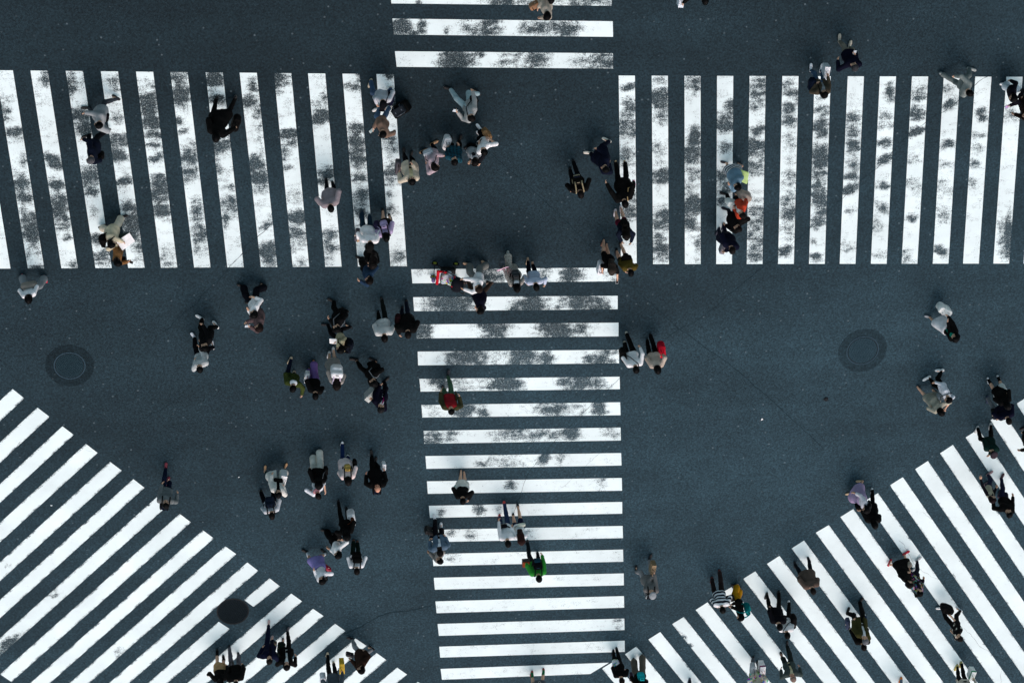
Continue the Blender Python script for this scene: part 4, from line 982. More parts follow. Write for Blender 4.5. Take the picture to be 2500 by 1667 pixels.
person('person in white short-sleeved T-shirt and white sneakers with tan bag', (1181,369), 225, [(1168,316),(1176,327)], ('tee','#f2f4f6',.84), ('slim','#101115'), '#eceef0', hair=('short',HB), h=1.68, hands=[(1170,348,1.0)], bags=[dict(k='tote', c='#8a6a4a', px=(1193,328), z=.75, s=.95, l='tan bag hanging from the arm of the person in white T-shirt')])
person('person in grey vest raising both hands, beside the white T-shirt', (1159,397), 150, [(1146,362),(1161,356)], ('vest','#a9adb0',.60), ('wide','#0f1013'), '#101114', hair=('bob',HD), fem=True, h=1.6, inner='#1a1b20', hands=[(1145,397,1.25),(1176,398,1.25)])
person('person in teal patterned shirt and black trousers facing the camera', (1110,393), 285, [(1100,346),(1122,342)], ('shirt','#1d4a58',.80,'plaid'), ('reg','#0b0c0f'), '#0e0f11', hair=('short',HB), h=1.7, hands=[(1119,347,.75)], bags=[dict(k='tote', c='#eceaea', c3='#5b6166', px=(1090,346), z=.45, s=1.15, l='white cloth bag held by the person in teal patterned shirt')])
person('person in mauve-pink coat stretching an arm towards the teal shirt', (1064,408), 340, [(1032,367),(1060,352)], ('coat','#b3a1a8',.72), ('slim','#101015'), '#9a7a5c', hair=('bob',HD), fem=True, h=1.6, turn=-.2, hands=[(1086,378,1.05),(1040,402,.95)], bags=[dict(k='shoulder', side=-1, c='#b9c0c6', s=.9, l='pale grey bag at the side of the mauve-pink coat')])
person('person in cream coat with both hands raised, at the stripe corner', (1006,441), 275, [(986,372),(1004,380)], ('coat','#cbbfaa',.75), ('slim','#101114'), '#0d0e10', hair=('bob',HB), fem=True, h=1.62, inner='#e0cfa4', hands=[(1006,398,1.0)], bags=[dict(k='hand', c='#4c464c', px=(970,412), z=.6, s=1.35, l='dark grey bag held by the person in cream coat')])
person('person in grey-mauve long coat walking over a worn left stripe', (808,509), 75, [(797,445),(814,452)], ('coat','#8f868a',.62), ('slim','#121317'), '#111215', hair=('short',HB), h=1.66, hands=[(828,461,.9),(779,497,1.0)])
person('person in white shirt and blue jeans with a black cap', (904,600), 100, [(882,524),(902,533)], ('shirt','#eff1f4',.82), ('reg','#1f3242'), '#1a2a38', hair=('cap',HB,'#0a0b0d'), h=1.74, hands=[(914,572,1.0)], bags=[dict(k='hand', c='#575157', px=(871,572), z=.75, s=1.2, c3='#d8b070', l='grey-brown bag on the arm of the person in white shirt and cap')])
person('person in black with very long dark hair, hands clasped in front', (909,648), 110, [(897,596),(906,602)], ('dress','#0b0b0d',.7), ('slim','#0c0c0f'), '#0e0e10', hair=('long',HD), fem=True, h=1.62, hands=[(900,640,1.1),(904,646,1.1)])
person('person in blue denim jacket with one hand held out to the left', (900,685), 190, [(879,632),(893,640)], ('jacket','#24384e',.86), ('wide','#0c0d10',.8), '#0d0d0f', hair=('bob',HD), fem=True, h=1.62, hands=[(875,686,1.1)])
person('person in lavender jacket with black skirt, at the right end stripe', (943,581), 75, [(935,518),(952,530)], ('jacket','#b3a3c4',.86), ('skirt','#0c0c0f',.55), '#101012', hair=('bob',HB), fem=True, h=1.6, bags=[dict(k='shoulder', side=1, c='#2b2740', s=1.2, c3='#b8a9c8', l='dark purple bag of the person in lavender jacket'), dict(k='backpack', c='#a99abf', s=.7, l='small lavender backpack on the lavender jacket')])
person('person in cream coat and wide cream trousers carrying white papers', (274,597), 350, [(249,552),(300,529)], ('coat','#cfc4a8',.72), ('wide','#d2c8b4',.8), '#0f0f11', hair=('bob',HB), fem=True, h=1.62, hands=[(286,598,1.0)], bags=[dict(k='sheet', c='#f3f5f7', px=(302,590), z=1.0, l='white papers held by the person in cream coat'), dict(k='backpack', c='#0d0e11', s=.85, l='black backpack on the person in cream coat'), dict(k='case', c='#10302e', hand=0, s=1.0, l='dark green box bag of the person in cream coat')])
person('person in caramel brown jacket holding a dark phone', (289,641), 10, [(283,587),(306,577)], ('jacket','#7d5a38',.84), ('slim','#101115'), '#121215', hair=('bob',HB), fem=True, h=1.62, nod=.2, bags=[dict(k='phone', c='#17130f', c2='#2a1f18', px=(317,638), z=1.2, l='dark phone held by the person in caramel brown jacket'), dict(k='shoulder', side=1, c='#0e0f12', s=1.1, y=.08, l='black shoulder bag of the person in caramel brown jacket')])
person('person in white shirt with bright red-and-white sneakers, near the left edge', (70,733), 75, [(55,679),(110,681)], ('shirt','#e6e9ec',.88), ('wide','#7c8488',.85), '#c21f38', sole='#e9eaec', hair=('bob',HB), h=1.64, fem=True, hands=[(60,722,.95),(86,715,.95)], bags=[dict(k='waist', c='#7e7b74', s=1.9, c2='#1a1516', l='grey bag slung low behind the white shirt near the left edge')])
person('person in white blouse and wide black trousers, arm out to the left', (618,768), 205, [(590,698),(644,697)], ('blouse','#f3f5f8',.9), ('wide','#101319',.85), '#0c0c0e', hair=('bob',HB), fem=True, h=1.62, hands=[(602,752,1.15),(617,721,.95)])
person('person in brown-grey cape with dark brown hair holding a white phone', (631,801), 190, [(611,737),(632,739)], ('coat','#57494a',.75), ('slim','#101014'), '#0e0e10', hair=('bob','#221715'), fem=True, h=1.64, hands=[(600,786,1.05)], bags=[dict(k='phone', c='#d9dfe4', c2='#b8c4cc', px=(607,797), z=1.1, l='white phone of the person with dark brown hair')])
person('person in black jacket and trousers with white sneakers, on open asphalt', (499,848), 215, [(490,775),(526,794)], ('jacket','#0d0e13',.80), ('reg','#0c0c10'), '#e2e3e2', hair=('short',HB), h=1.72, hands=[(493,789,.85)])
person('person in light grey sweater with white sneakers, behind the black jacket', (487,899), 245, [(473,822),(519,842)], ('sweater','#bfc4c4',.86), ('reg','#0f1116'), '#e6e8ee', hair=('short',HB), h=1.7, hands=[(485,842,.85),(476,877,1.0)])
# -- centre left
person('person in black jacket with one white-soled shoe kicked back', (822,802), 200, [(811,735),(843,756)], ('jacket','#0b0d13',.82), ('reg','#0a0b0f'), '#0d0e11', sole='#cfd2d4', hair=('short',HB), h=1.7, hands=[(803,776,.95)], bags=[dict(k='shoulder', side=1, cross=True, c='#0b0b0e', c3='#7d8084', s=.9, l='black bag with grey strap on the black jacket')])
person('person in pale khaki top with a navy backpack', (830,855), 190, [(797,790),(851,797)], ('shirt','#c4b895',.82), ('slim','#0f1014'), '#14151a', sole='#d0d3d6', hair=('bob',HB), fem=True, h=1.62, bags=[dict(k='backpack', c='#11161f', s=1.05, l='dark navy backpack on the person in pale khaki top'), dict(k='sheet', c='#eef1f3', c2='#cfd6da', px=(820,832), z=1.0, s=.5, l='white note held by the person in pale khaki top')])
person('person in light grey knit sweater and dark trousers, seen from behind', (939,826), 82, [(932,731)], ('sweater','#c3c6c4',.86), ('slim','#161a19'), '#0e100f', hair=('short',HB), h=1.74, hands=[(918,788,.85)])
person('person in black coat with a bare hand beside the grey knit sweater', (996,817), 95, [(992,741),(981,758)], ('coat','#0b0c0d',.74), ('slim','#161c28'), '#1c1716', hair=('short',HD), h=1.72, hands=[(974,816,1.1),(1016,787,.9)], bags=[dict(k='shoulder', side=1, c='#2a1518', s=1.05, y=-.06, l='dark maroon bag of the black coat beside the grey knit')])
person('person in olive green jacket with white hood pointing a hand down', (715,950), 110, [(708,880),(717,914)], ('jacket','#36401f',.84), ('slim','#151c2c'), '#cdb79a', hair=('short',HB), h=1.68, nod=.15, hood='#dde2e6', bags=[dict(k='phone', c='#dfe5e8', c2='#d0d8dc', px=(700,918), z=.85, l='white phone held low by the olive green jacket')], hands=[(738,965,1.1)])
person('person in black jacket with purple wide trousers', (770,967), 100, [(763,888),(755,908)], ('jacket','#0c0c10',.86), ('wide','#7a5f9a',.85), '#b57a3f', hair=('short',HB), h=1.64, fem=True, bags=[dict(k='hand', c='#dfe2e4', px=(748,919), z=.65, s=1.2, c3='#8b1c2a', l='white handbag with red handle beside the purple trousers')])
person('person in long grey dress with long hair and a big white bag', (822,944), 97, [(810,853),(806,866)], ('dress','#9a958f',.80), ('skirt','#9b968f',.44), '#d6d6d4', hair=('long','#17110f'), fem=True, h=1.64, hands=[(833,919,.85)], bags=[dict(k='backpack', c='#eef1f5', s=1.15, c3='#d8c8d8', l='big white quilted bag on the back of the grey dress')])
person('person in black with bare ankles, legs in a wide stride', (911,936), 195, [(866,878),(912,880)], ('jacket','#0a0a0d',.84), ('slim','#0b0b0e',.80), '#141013', hair=('short',HB), h=1.68, hands=[(918,896,.9)], bags=[dict(k='shoulder', side=1, c='#0b0b0e', s=1.0, y=-.05, c3='#8b9094', l='black bag with a bright metal hoop on the striding person in black')])
person('person in dark navy suit with white collar and magenta tie', (931,997), 315, [(916,925),(941,930)], ('jacket','#0e1120',.82), ('reg','#0e101a'), '#0c0c0e', hair=('short','#19191b'), h=1.74, inner='#e9ecf2', tie='#7d1a58', hands=[(930,934,.85)], bags=[dict(k='paper', c='#b7bdb9', px=(899,958), z=.55, s=1.1, c3='#16181b', l='grey-white shopping bag held by the suit with magenta tie'), ])
person('person in white long-sleeved shirt with a black bag, right of the central stripes', (1553,903), 80, [(1531,818)], ('shirt','#eef1f4',.86), ('reg','#0d0e12'), '#b7b3a4', hair=('short',HB), h=1.72, hands=[(1563,845,.95)], bags=[dict(k='shoulder', side=1, cross=True, c='#0c0d10', s=1.3, y=-.1, l='black cross-body bag on the white long-sleeved shirt')])
person('person in beige cardigan with a bright red bag, right of the white shirt', (1606,905), 85, [(1589,822),(1580,836)], ('sweater','#b8aa9c',.86), ('reg','#0c0c0f'), '#101013', sole='#d0d4d6', hair=('bob',HB), fem=True, h=1.62, bags=[dict(k='tote', c='#b51a2c', px=(1617,851), z=.75, s=1.25, l='bright red bag held by the beige cardigan')])
# -- lower left
person('person in grey sweater facing the camera beside the diagonal stripe end', (405,1231), 282, [(405,1139)], ('sweater','#6d7374',.86), ('slim','#182033'), '#6e1f30', hair=('short',HB), h=1.72, hands=[(396,1179,.85),(434.7,1204,.9)], bags=[dict(k='backpack', c='#141c2c', s=.9, l='navy backpack on the person in grey sweater')])
person('person in white coat over black top with bare sandalled feet', (680,1206), 285, [(647,1146),(697,1140)], ('coat','#e2e0d8',.50), ('slim','#12302c',.75), '#b08a64', bare=True, hair=('bob',HB), fem=True, h=1.62, inner='#131418', bags=[dict(k='paper', c='#f1f4f6', px=(692,1172), z=.7, s=1.15, l='white paper bag in front of the white coat'), dict(k='waist', front=True, c='#0f1012', s=1.2, l='black bag at the front of the white coat')])
person('person in pale grey-white shirt with a navy bag on the back', (664,1259), 80, [(637,1204),(668,1203)], ('shirt','#c8cdd3',.84), ('reg','#101217'), '#0e0f11', hair=('short',HD), h=1.68, bags=[dict(k='backpack', c='#16202f', s=.95, l='navy backpack on the pale grey-white shirt')])
person('person in black top and white wide trousers', (778,1186), 92, [(764,1117),(780,1104)], ('sweater','#0b0b0d',.90), ('wide','#dcdbd0',.88), '#3a3234', hair=('long',HB), fem=True, h=1.64, bags=[dict(k='shoulder', side=-1, c='#0d0e10', c3='#4f575c', s=.9, l='black bag with thin strap beside the white wide trousers')])
person('person in white shirt with pink scarf, close behind the black top', (778,1210), 40, [(768,1142),(786,1146)], ('tee','#e4e8f0',.86), ('reg','#141a2a'), '#121216', hair=('short',HD), h=1.58, hood='#c98a90', hands=[(767,1194,1.1),(796,1200,1.1)])
person('person in pale pink coat with long hair and white shoes, from behind', (850,1176), 90, [(835,1082)], ('coat','#ecd9d6',.68), ('slim','#1b2c52'), '#eef0f2', hair=('bob',HD), fem=True, h=1.64, bags=[dict(k='backpack', c='#b79a55', s=.62, l='small golden backpack on the pale pink coat'), dict(k='shoulder', side=-1, c='#0e0e11', s=.9, y=-.12, l='black bag at the left side of the pale pink coat')])
person('bald person in black suit walking towards the camera', (922,1192), 272, [(907,1109),(917,1126)], ('jacket','#0b0b0d',.80), ('reg','#0a0a0c'), '#0c0c0e', hair=('bald',HB), skin='#c98f74', h=1.72, hands=[(892,1157,.9)], bags=[dict(k='tote', c='#f0f2f4', px=(938,1140), z=.75, s=.7, l='small white bag in the hand of the bald person'), dict(k='backpack', c='#101a2c', s=.85, l='navy backpack on the bald person')])
person('person in black jacket over white hem with a brown strap', (847,1312), 82, [(826,1228)], ('jacket','#0b0b0d',.92), ('slim','#0d0d10'), '#101013', sole='#c2c6c9', hair=('long',HB), fem=True, h=1.64, hands=[(832,1316,1.1)], inner=None, bags=[dict(k='tote', c='#eceff1', px=(859,1262), z=.6, s=1.35, l='white cloth bag beside the black jacket with white hem'), dict(k='shoulder', side=-1, cross=True, c='#5d3526', c3='#5d3526', s=.75, l='brown cross-body bag on the black jacket with white hem')])
person('person in white blouse over black with a hand on the next stroller in line', (824,1356), 185, [(794,1296),(819,1303)], ('blouse','#eceeee',.96), ('wide','#0f0f12',.8), '#0c0c0e', hair=('bob',HB), fem=True, h=1.62, hands=[(832,1314,.95)])
person('person in lavender skirt and white cardigan with white socks', (785,1418), 215, [(746,1346),(791,1348)], ('sweater','#e2e6ea',.98), ('skirt','#867fb8',.50), '#0d0d10', socks='#dfe2e6', hair=('long',HB), fem=True, h=1.58, hands=[(765,1388,1.0),(750,1401,1.1)], bags=[dict(k='hand', c='#a3203a', px=(803,1389), z=.7, s=.9, hand=1, l='red bag on the arm of the person in lavender skirt')])
person('person in white shirt with a black scarf down the back', (871,1394), 95, [(862,1325),(873,1328)], ('shirt','#e8ebee',.86), ('reg','#14241f'), '#5a3a30', hair=('short',HD), h=1.64, hands=[(858,1368,.95),(884,1366,.95)], bags=[dict(k='backpack', c='#0c0c0f', s=.95, l='black pointed bag on the back of the white shirt')])
# -- centre
person('person with red padded vest under an open brown-green coat', (1102,1002), 272, [(1094,913)], ('coat','#3c3b28',.78), ('slim','#3f5b46'), '#161a22', sole='#6f7a84', hair=('short',HB), h=1.7, inner='#8a1f26', opn=.17, hands=[(1123,966,.95)])
person('person in black jacket and white skirt with bare legs', (1130,1223), 92, [(1125,1155),(1133,1158)], ('jacket','#0b0b0d',.84), ('skirt','#dcdad2',.56), '#1a1416', bare=True, hair=('short',HB), fem=True, h=1.62, hands=[(1145,1220,1.1),(1112,1198,.95)], bags=[dict(k='tote', c='#a9c4bd', hand=1, px=(1157,1184), z=.7, s=.65, held=False, l='pale green pouch beside the black jacket and white skirt')])
person('person in denim jacket over white shirt with a black cap', (1074,1346), 262, [(1061,1265),(1077,1286)], ('jacket','#5b7083',.84), ('reg','#101217'), '#dfe3e6', hair=('cap',HB,'#0c0d11'), h=1.7, inner='#dfe5ee', hands=[(1088,1308,.9)])
person('person in grey cardigan with black bag, half hidden by the denim jacket', (1073,1368), 195, [(1048,1293),(1074,1305)], ('sweater','#8b8883',.80), ('reg','#171c2c'), '#16171b', hair=('short',HB), h=1.66, bags=[dict(k='hand', c='#0e0f11', px=(1053,1298), z=.55, s=1.5, l='black bag held by the person in grey cardigan')])
person('person in white shirt and navy jeans with red shoe, walking away', (1240,1327), 85, [(1231,1227)], ('shirt','#dfe2e4',.84), ('slim','#24344f'), '#b5443c', hair=('short',HB), h=1.74, hands=[(1217,1264,.85)], bags=[dict(k='waist', c='#0f1116', s=1.1, x=.07, l='black waist bag on the white shirt and navy jeans')])
person('person with long reddish hair in white top and navy shorts', (1273,1322), 85, [(1264,1234)], ('tee','#e9ecee',.88), ('shorts','#131c33',.75), '#101014', hair=('long',HR), fem=True, h=1.62, bags=[dict(k='waist', c='#d9dccb', s=1.0, x=-.08, c2='#d0d4c8', l='small white bag behind the navy shorts')])
person('person in bright green jacket on the white central stripes', (1316,1413), 90, [(1287,1323),(1313,1355)], ('jacket','#2f8a34',.88), ('slim','#12181c'), '#0f1013', hair=('short',HB), h=1.74, hands=[(1323,1351,.85)], bags=[dict(k='backpack', c='#0e1216', c2='#173846', s=.95, c3='#12161a', l='black backpack with teal edges on the bright green jacket'), dict(k='box', c='#17130f', c2='#7a3a22', px=(1283,1368), z=.75, s=.9, l='dark box with orange lid held by the bright green jacket')])
person('person pushing the red stroller in white sweater and grey trousers', (1167,705), 200, [(1141,646),(1184,643)], ('sweater','#eef0f3',.88), ('wide','#7b7d79',.85), '#c39f80', bare=True, hair=('bob','#2b201b'), fem=True, h=1.64, hands=[(1127,680,1.02),(1129,706,1.02)], inner=None)
person('person in dark navy coat with hands together, below the stroller', (1171,759), 170, [(1140,690),(1196,689)], ('coat','#0d1220',.72), ('reg','#3a302a'), '#4b3a33', hair=('bob',HB), h=1.64, fem=True, hands=[(1163,750,1.15),(1165,744,1.15)])
person('person in patterned grey dress with black backpack and pink folder', (1262,705), 90, [(1239,618)], ('shirt','#a8a29a',.72,'leopard'), ('wide','#bdb6aa',.75,'leopard'), '#a3a8a2', hair=('bob',HB), fem=True, h=1.64, hood='#e9ebee', hands=[(1274,690,1.0)], bags=[dict(k='backpack', c='#3a3d40', s=.72, l='grey-black backpack on the patterned grey dress'), dict(k='sheet', c='#e5b8cc', c2='#f0dde6', px=(1224,643), z=.75, s=1.1, pitch=1.0, l='pink folder held by the patterned grey dress'), dict(k='tote', c='#585d61', hand=1, s=.9, l='grey flat bag on the right arm of the patterned dress')])
person('person in pale blue shirt and navy trousers on the top stripe', (1309,701), 90, [(1288,638),(1301,648)], ('shirt','#bcc6da',.84), ('slim','#0f131c',.85), '#cbb49b', bare=True, hair=('short',HB), h=1.7, hands=[(1285,690,1.0),(1331,694,1.0)])
person('person in black with a cream-striped backpack on open asphalt', (1418,475), 80, [(1401,399)], ('jacket','#0b0b0e',.84), ('slim','#0d0f16'), '#101114', hair=('short',HD), h=1.68, hands=[(1438,446,.95),(1391,464,.95)], bags=[dict(k='backpack', c='#16150f', c2='#a99c82', pat2='stripes', s=.9, c3='#9a8d70', l='black backpack with cream stripes and straps')])
person('person in long dark navy coat with white shoes, left of the black suit', (1477,413), 190, [(1482,342),(1438,374)], ('coat','#101625',.60), ('reg','#111624'), '#e3ddd0', hair=('short',HB), h=1.72, hands=[(1489,398,.95)])
person('person in black suit with a pink phone and beige-handled bag', (1526,498), 80, [(1503,399),(1526,399)], ('jacket','#0a0a0d',.76), ('reg','#0c0c10'), '#c9b084', bare=True, hair=('short',HB), h=1.74, hands=[(1470,431,1.0)], bags=[dict(k='phone', c='#d86aa6', c2='#e8b4d0', px=(1548,441), z=1.0, l='pink phone held out by the black suit'), dict(k='shoulder', side=-1, c='#0a0a0c', c3='#c9ac7c', s=1.0, at=.4, l='black bag with beige handle on the black suit')])
person('person in red plaid shorts and navy jacket with long hair', (1529,578), 90, [(1516,510)], ('jacket','#141a28',.98), ('shorts','#6b1a30',.7,'plaid'), '#d4cdd0', hair=('long',HD), fem=True, h=1.6, hands=[(1541,593,1.1),(1518,592,1.1)], bags=[dict(k='backpack', c='#0e0e12', s=.7, l='black backpack under the long hair beside red plaid shorts')])
person('person in mustard-olive jacket with one bare leg trailing', (1540,666), 88, [(1516,598),(1505,616)], ('jacket','#574a1f',.86), ('shorts','#0d0d10',.75), '#111114', hair=('short',HB), fem=True, h=1.64, hands=[(1526,662,1.1)], bags=[dict(k='waist', c='#0d0d10', s=1.3, l='black pouch bag behind the mustard-olive jacket')])
person('person in black top with brown hair reaching out a phone', (1493,663), 105, [(1472,593)], ('tee','#0e0e10',.9), ('shorts','#0d0d10',.7), '#6b4a3a', bare=True, hair=('long','#3b322c'), fem=True, h=1.62, bags=[dict(k='phone', c='#e8eaec', c2='#1a1c20', px=(1508,687), z=1.1, l='phone reached out by the person in black top with brown hair'), dict(k='tote', c='#e6e6ea', px=(1466,653), z=.7, s=1.1, c3='#12141a', l='white and black bag on the arm of the brown-haired person')])
# -- right crossing
person('person in light denim jacket and black-white striped skirt', (1799,456), 200, [(1770,398),(1808,402)], ('jacket','#6f8da0',.72), ('skirt','#d5d8da',.42,'thin'), '#2b2a30', bare=True, hair=('bob',HB), fem=True, h=1.62, hands=[(1777,450,1.1)], bags=[dict(k='sheet', c='#d4ee9c', c2='#c2e08a', px=(1814,430), z=.75, s=1.1, pitch=.8, l='lime green folder held by the light denim jacket')])
person('person in orange-red jacket with black trousers', (1811,524), 200, [(1771,472),(1799,478)], ('jacket','#c2462f',.84), ('slim','#0d0d10'), '#121216', sole='#dcdfe2', hair=('short',HD), h=1.66, inner='#d9d3ca', bags=[dict(k='tote', c='#dfe4e0', px=(1790,500), z=.75, s=1.1, l='white bag in front of the orange-red jacket'), dict(k='bundle', c='#a9988c', px=(1819,478), z=.6, s=1.2, l='beige bundle carried by the orange-red jacket')])
person('person in black coat behind the orange-red jacket, phone raised', (1801,558), 190, [(1773,513),(1793,522)], ('coat','#0b0b0d',.70), ('slim','#101420'), '#131824', hair=('short',HD), h=1.68, bags=[dict(k='phone', c='#c8b49a', c2='#dfe3e6', px=(1808,549), z=1.2, l='pale phone raised by the black coat')])
person('person in dark navy long coat with a grey bag, last of the tight group', (1787,611), 110, [(1764,554),(1755,565)], ('coat','#0e1424',.58), ('slim','#0f1526'), '#10162a', hair=('short','#141010'), h=1.7, bags=[dict(k='paper', c='#6f6c74', px=(1763,606), z=.75, s=.8, l='grey bag of the dark navy long coat')])
person('person in navy jacket and beige trousers holding a white phone', (2087,163), 280, [(2050,96),(2075,112)], ('jacket','#0e1322',.80), ('slim','#7d776b'), '#a8a496', hair=('short','#37373b'), h=1.7, hands=[(2042,147,1.0)], bags=[dict(k='phone', c='#e6ebef', c2='#d5dde4', px=(2086,131), z=1.05, l='white phone held by the navy jacket and beige trousers')])
person('person in olive-brown jacket and blue jeans with white shoes', (2013,229), 280, [(1980,167),(2005,168)], ('jacket','#4d4539',.84), ('slim','#41566c'), '#e4e8ec', hair=('bob',HB), fem=True, h=1.62, inner='#8d9092', hands=[(1992,202,1.0)], bags=[dict(k='paper', c='#e4e8ec', px=(2017,176), z=.6, s=1.0, c3='#7d5a3c', l='white paper bag held by the olive-brown jacket'), dict(k='shoulder', side=-1, c='#131b2b', s=1.25, l='navy bag on the shoulder of the olive-brown jacket')])
person('person dressed all in grey with feet wide apart, near the right edge', (2370,230), 20, [(2300,180),(2370,169)], ('sweater','#7f8784',.84), ('reg','#6f7876'), '#9aa09e', hair=('short',HB), h=1.72, hands=[(2329,184,.9)])
person('person in white trousers and black jacket with a phone, at the right edge', (2474,241), 170, [(2453,206),(2480,213)], ('jacket','#0d1119',.84), ('wide','#d5dde3',.85), '#eef1f3', hair=('bob',HB), fem=True, h=1.6, bags=[dict(k='phone', c='#7a5aa8', c2='#c9a0d8', px=(2466,261), z=1.15, l='purple phone of the black jacket at the right edge')])
person('person in dark brown coat cut off by the right edge', (2506,284), 170, [(2492,226),(2516,222)], ('coat','#1d1512',.7), ('slim','#121216'), '#141416', hair=('short',HB), h=1.66)
person('person in beige-white top at the top edge with a tan bag', (1334,41), 150, [(1314,-22),(1336,-26)], ('jacket','#b9ae9f',.78), ('reg','#2a2d36'), '#111114', hair=('bob',HB), fem=True, h=1.62, bags=[dict(k='hand', c='#8a6446', px=(1309,8), z=.75, s=1.35, l='tan brown bag held by the beige-white top at the top edge')])
person('person mostly above the top edge, only dark hair showing', (1345,0), 100, [(1330,-70),(1345,-62)], ('jacket','#1b1d26',.8), ('slim','#15161c'), '#121216', hair=('short',HB), h=1.68)
person('person in black at the top edge with a white bag, upper right asphalt', (1721,3), 100, [(1690,-66),(1706,-60)], ('jacket','#0b0b0e',.82), ('slim','#0c0c10'), '#101014', hair=('short',HB), h=1.7, bags=[dict(k='paper', c='#dfe6f2', px=(1662,0), z=.8, s=.9, l='white bag at the top edge beside the person in black')])
# -- right
person('person in green top and white skirt with curly dark hair', (2331,826), 205, [(2267,774),(2306,770)], ('jacket','#0c0d10',.9), ('skirt','#d4d7da',.40), '#8f949a', bare=True, hair=('long',HB), fem=True, h=1.62, inner='#0f7a66', hands=[(2312,775,.95)], bags=[dict(k='tote', c='#e4e6e2', px=(2306,757), z=.55, s=1.3, l='big white cloth bag held by the person in green top')])
person('person in white shirt with a black diagonal strap and white sneakers', (2315,976), 160, [(2264,922),(2295,904)], ('shirt','#dfe3ea',.86), ('slim','#0e0e12',.8), '#eceff1', hair=('short',HB), h=1.7, bags=[dict(k='shoulder', side=-1, cross=True, c='#858b8e', c2='#0f0f12', s=1.2, y=.05, l='grey bag on a black strap over the white shirt')])
person('person in beige-grey dress with a bare leg and raised hand', (2299,1008), 40, [(2242,946),(2282,955)], ('dress','#a9a595',.66), ('skirt','#a5a192',.45), '#141316', bare=True, hair=('bob',HB), fem=True, h=1.6, hands=[(2311,1000,1.3)], bags=[dict(k='hand', c='#8c1f38', px=(2272,986), z=.7, s=.9, l='red bag beside the beige-grey dress')])
person('person in black dress with long black socks and black-white sneakers', (2460,992), 70, [(2413,929),(2438,923)], ('dress','#0b0b0e',.60), ('skirt','#0b0b0e',.58), '#c9cdd0', socks='#0d0d10', sole='#e3e5e7', hair=('bob',HB), fem=True, h=1.62, hands=[(2456,960,.9)], bags=[dict(k='paper', c='#e6e9e4', px=(2431,972), z=.75, s=.75, l='small white bag at the left of the black dress'), dict(k='bundle', c='#d9dbd6', px=(2464,958), z=.7, s=1.2, l='white folded jacket carried by the black dress')])
person('person in navy jacket with a black bag, beside the black dress', (2463,1028), 80, [(2411,975),(2446,977)], ('jacket','#0e1424',.80), ('reg','#6e7276'), '#2a3350', hair=('short',HD), h=1.66, bags=[dict(k='hand', c='#0b0b0d', px=(2424,1010), z=.75, s=1.1, l='black bag held by the navy jacket beside the black dress')])
person('person in dark green jacket with grey cap and white bag', (2425,1109), 105, [(2385,1048),(2418,1041)], ('jacket','#0f2a26',.82), ('slim','#0d0e10'), '#c3c6c4', hair=('beret',HD,'#3a3238'), h=1.68, hands=[(2413,1110,1.1)], bags=[dict(k='tote', c='#e9eaf0', px=(2407,1080), z=.8, s=.8, l='white round bag held by the dark green jacket')])
person('person in black cut off by the right edge, below the dark green jacket', (2514,1104), 150, [(2502,1046),(2518,1042)], ('coat','#0b0c0f',.7), ('slim','#0d0d10'), '#101014', hair=('short',HB), h=1.66, hands=[(2490,1098,.9)])
person('person in grey-beige vest over dark sleeves with reddish hair', (2425,1220), 325, [(2415,1156),(2410,1180)], ('vest','#a09c88',.84), ('slim','#1f2438'), '#8f7478', hair=('bob','#1d1014'), fem=True, h=1.62, inner='#12131a', hands=[(2392,1164,1.0)])
person('person in black jacket and navy trousers, right of the beige vest', (2465,1255), 300, [(2446,1165),(2440,1205)], ('jacket','#0b0c10',.82), ('slim','#191e33'), '#3a2430', hair=('short',HB), h=1.76)
person('person in lavender tulle skirt and white top', (2114,1245), 170, [(2100,1175),(2074,1205)], ('blouse','#f0e9ee',.98), ('long','#a894b4',.38), '#c4a98a', bare=True, hair=('long',HB), fem=True, h=1.62, hands=[(2098,1246,1.0)], bags=[dict(k='shoulder', side=-1, c='#0e0f10', s=1.1, y=.05, l='black bag beside the lavender tulle skirt')])
person('person in black ragged-edged coat with one white shoe', (2136,1283), 95, [(2129,1199)], ('coat','#0a0a0c',.66), ('slim','#0d0d10'), '#cfd5d8', hair=('bob',HB), h=1.7)
# -- lower right
person('person in grey beret and grey-brown outfit with a striped bag', (1593,1449), 280, [(1587,1362),(1553,1390)], ('jacket','#6a6a69',.80), ('reg','#8a8a8c',.88), '#131316', socks='#a9acb0', hair=('beret',HD,'#8e9498'), h=1.66, hands=[(1594,1404,.95)], bags=[dict(k='paper', c='#8a7354', px=(1594,1386), z=.7, s=.95, mark='#7a2a2a', l='tan paper bag held in front of the grey beret'), dict(k='backpack', c='#a4a7a8', pat='thin', s=.95, l='grey backpack with black stripes on the person in grey beret')])
person('person in black and white striped top with dark brown trousers', (1764,1489), 88, [(1757,1398),(1738,1416)], ('sweater','#eaecee',.86,'stripes'), ('reg','#2c2322'), '#5a2c2c', hair=('short',HB), h=1.7, hands=[(1748,1478,1.1),(1775,1474,1.1)])
person('person in black top and yellow trousers with a teal bag', (1807,1507), 165, [(1795,1428),(1802,1440)], ('sweater','#130d10',.84), ('wide','#c58a1a',.75), '#1a1416', bare=True, hair=('bob',HB), fem=True, h=1.62, hands=[(1782,1478,1.0)], bags=[dict(k='backpack', c='#0f6f70', c3='#12787a', s=.9, l='teal backpack on the black top with yellow trousers'), dict(k='hand', c='#0f0d10', px=(1782,1460), z=.7, s=1.2, l='black bag held by the person in yellow trousers')])
person('person in black jacket with bare hand, left of the white shirt', (1903,1530), 100, [(1871,1454),(1901,1450)], ('jacket','#0d0f16',.82), ('slim','#0a0a0d'), '#0d0d10', hair=('short',HB), h=1.74, hands=[(1877,1481,.9)])
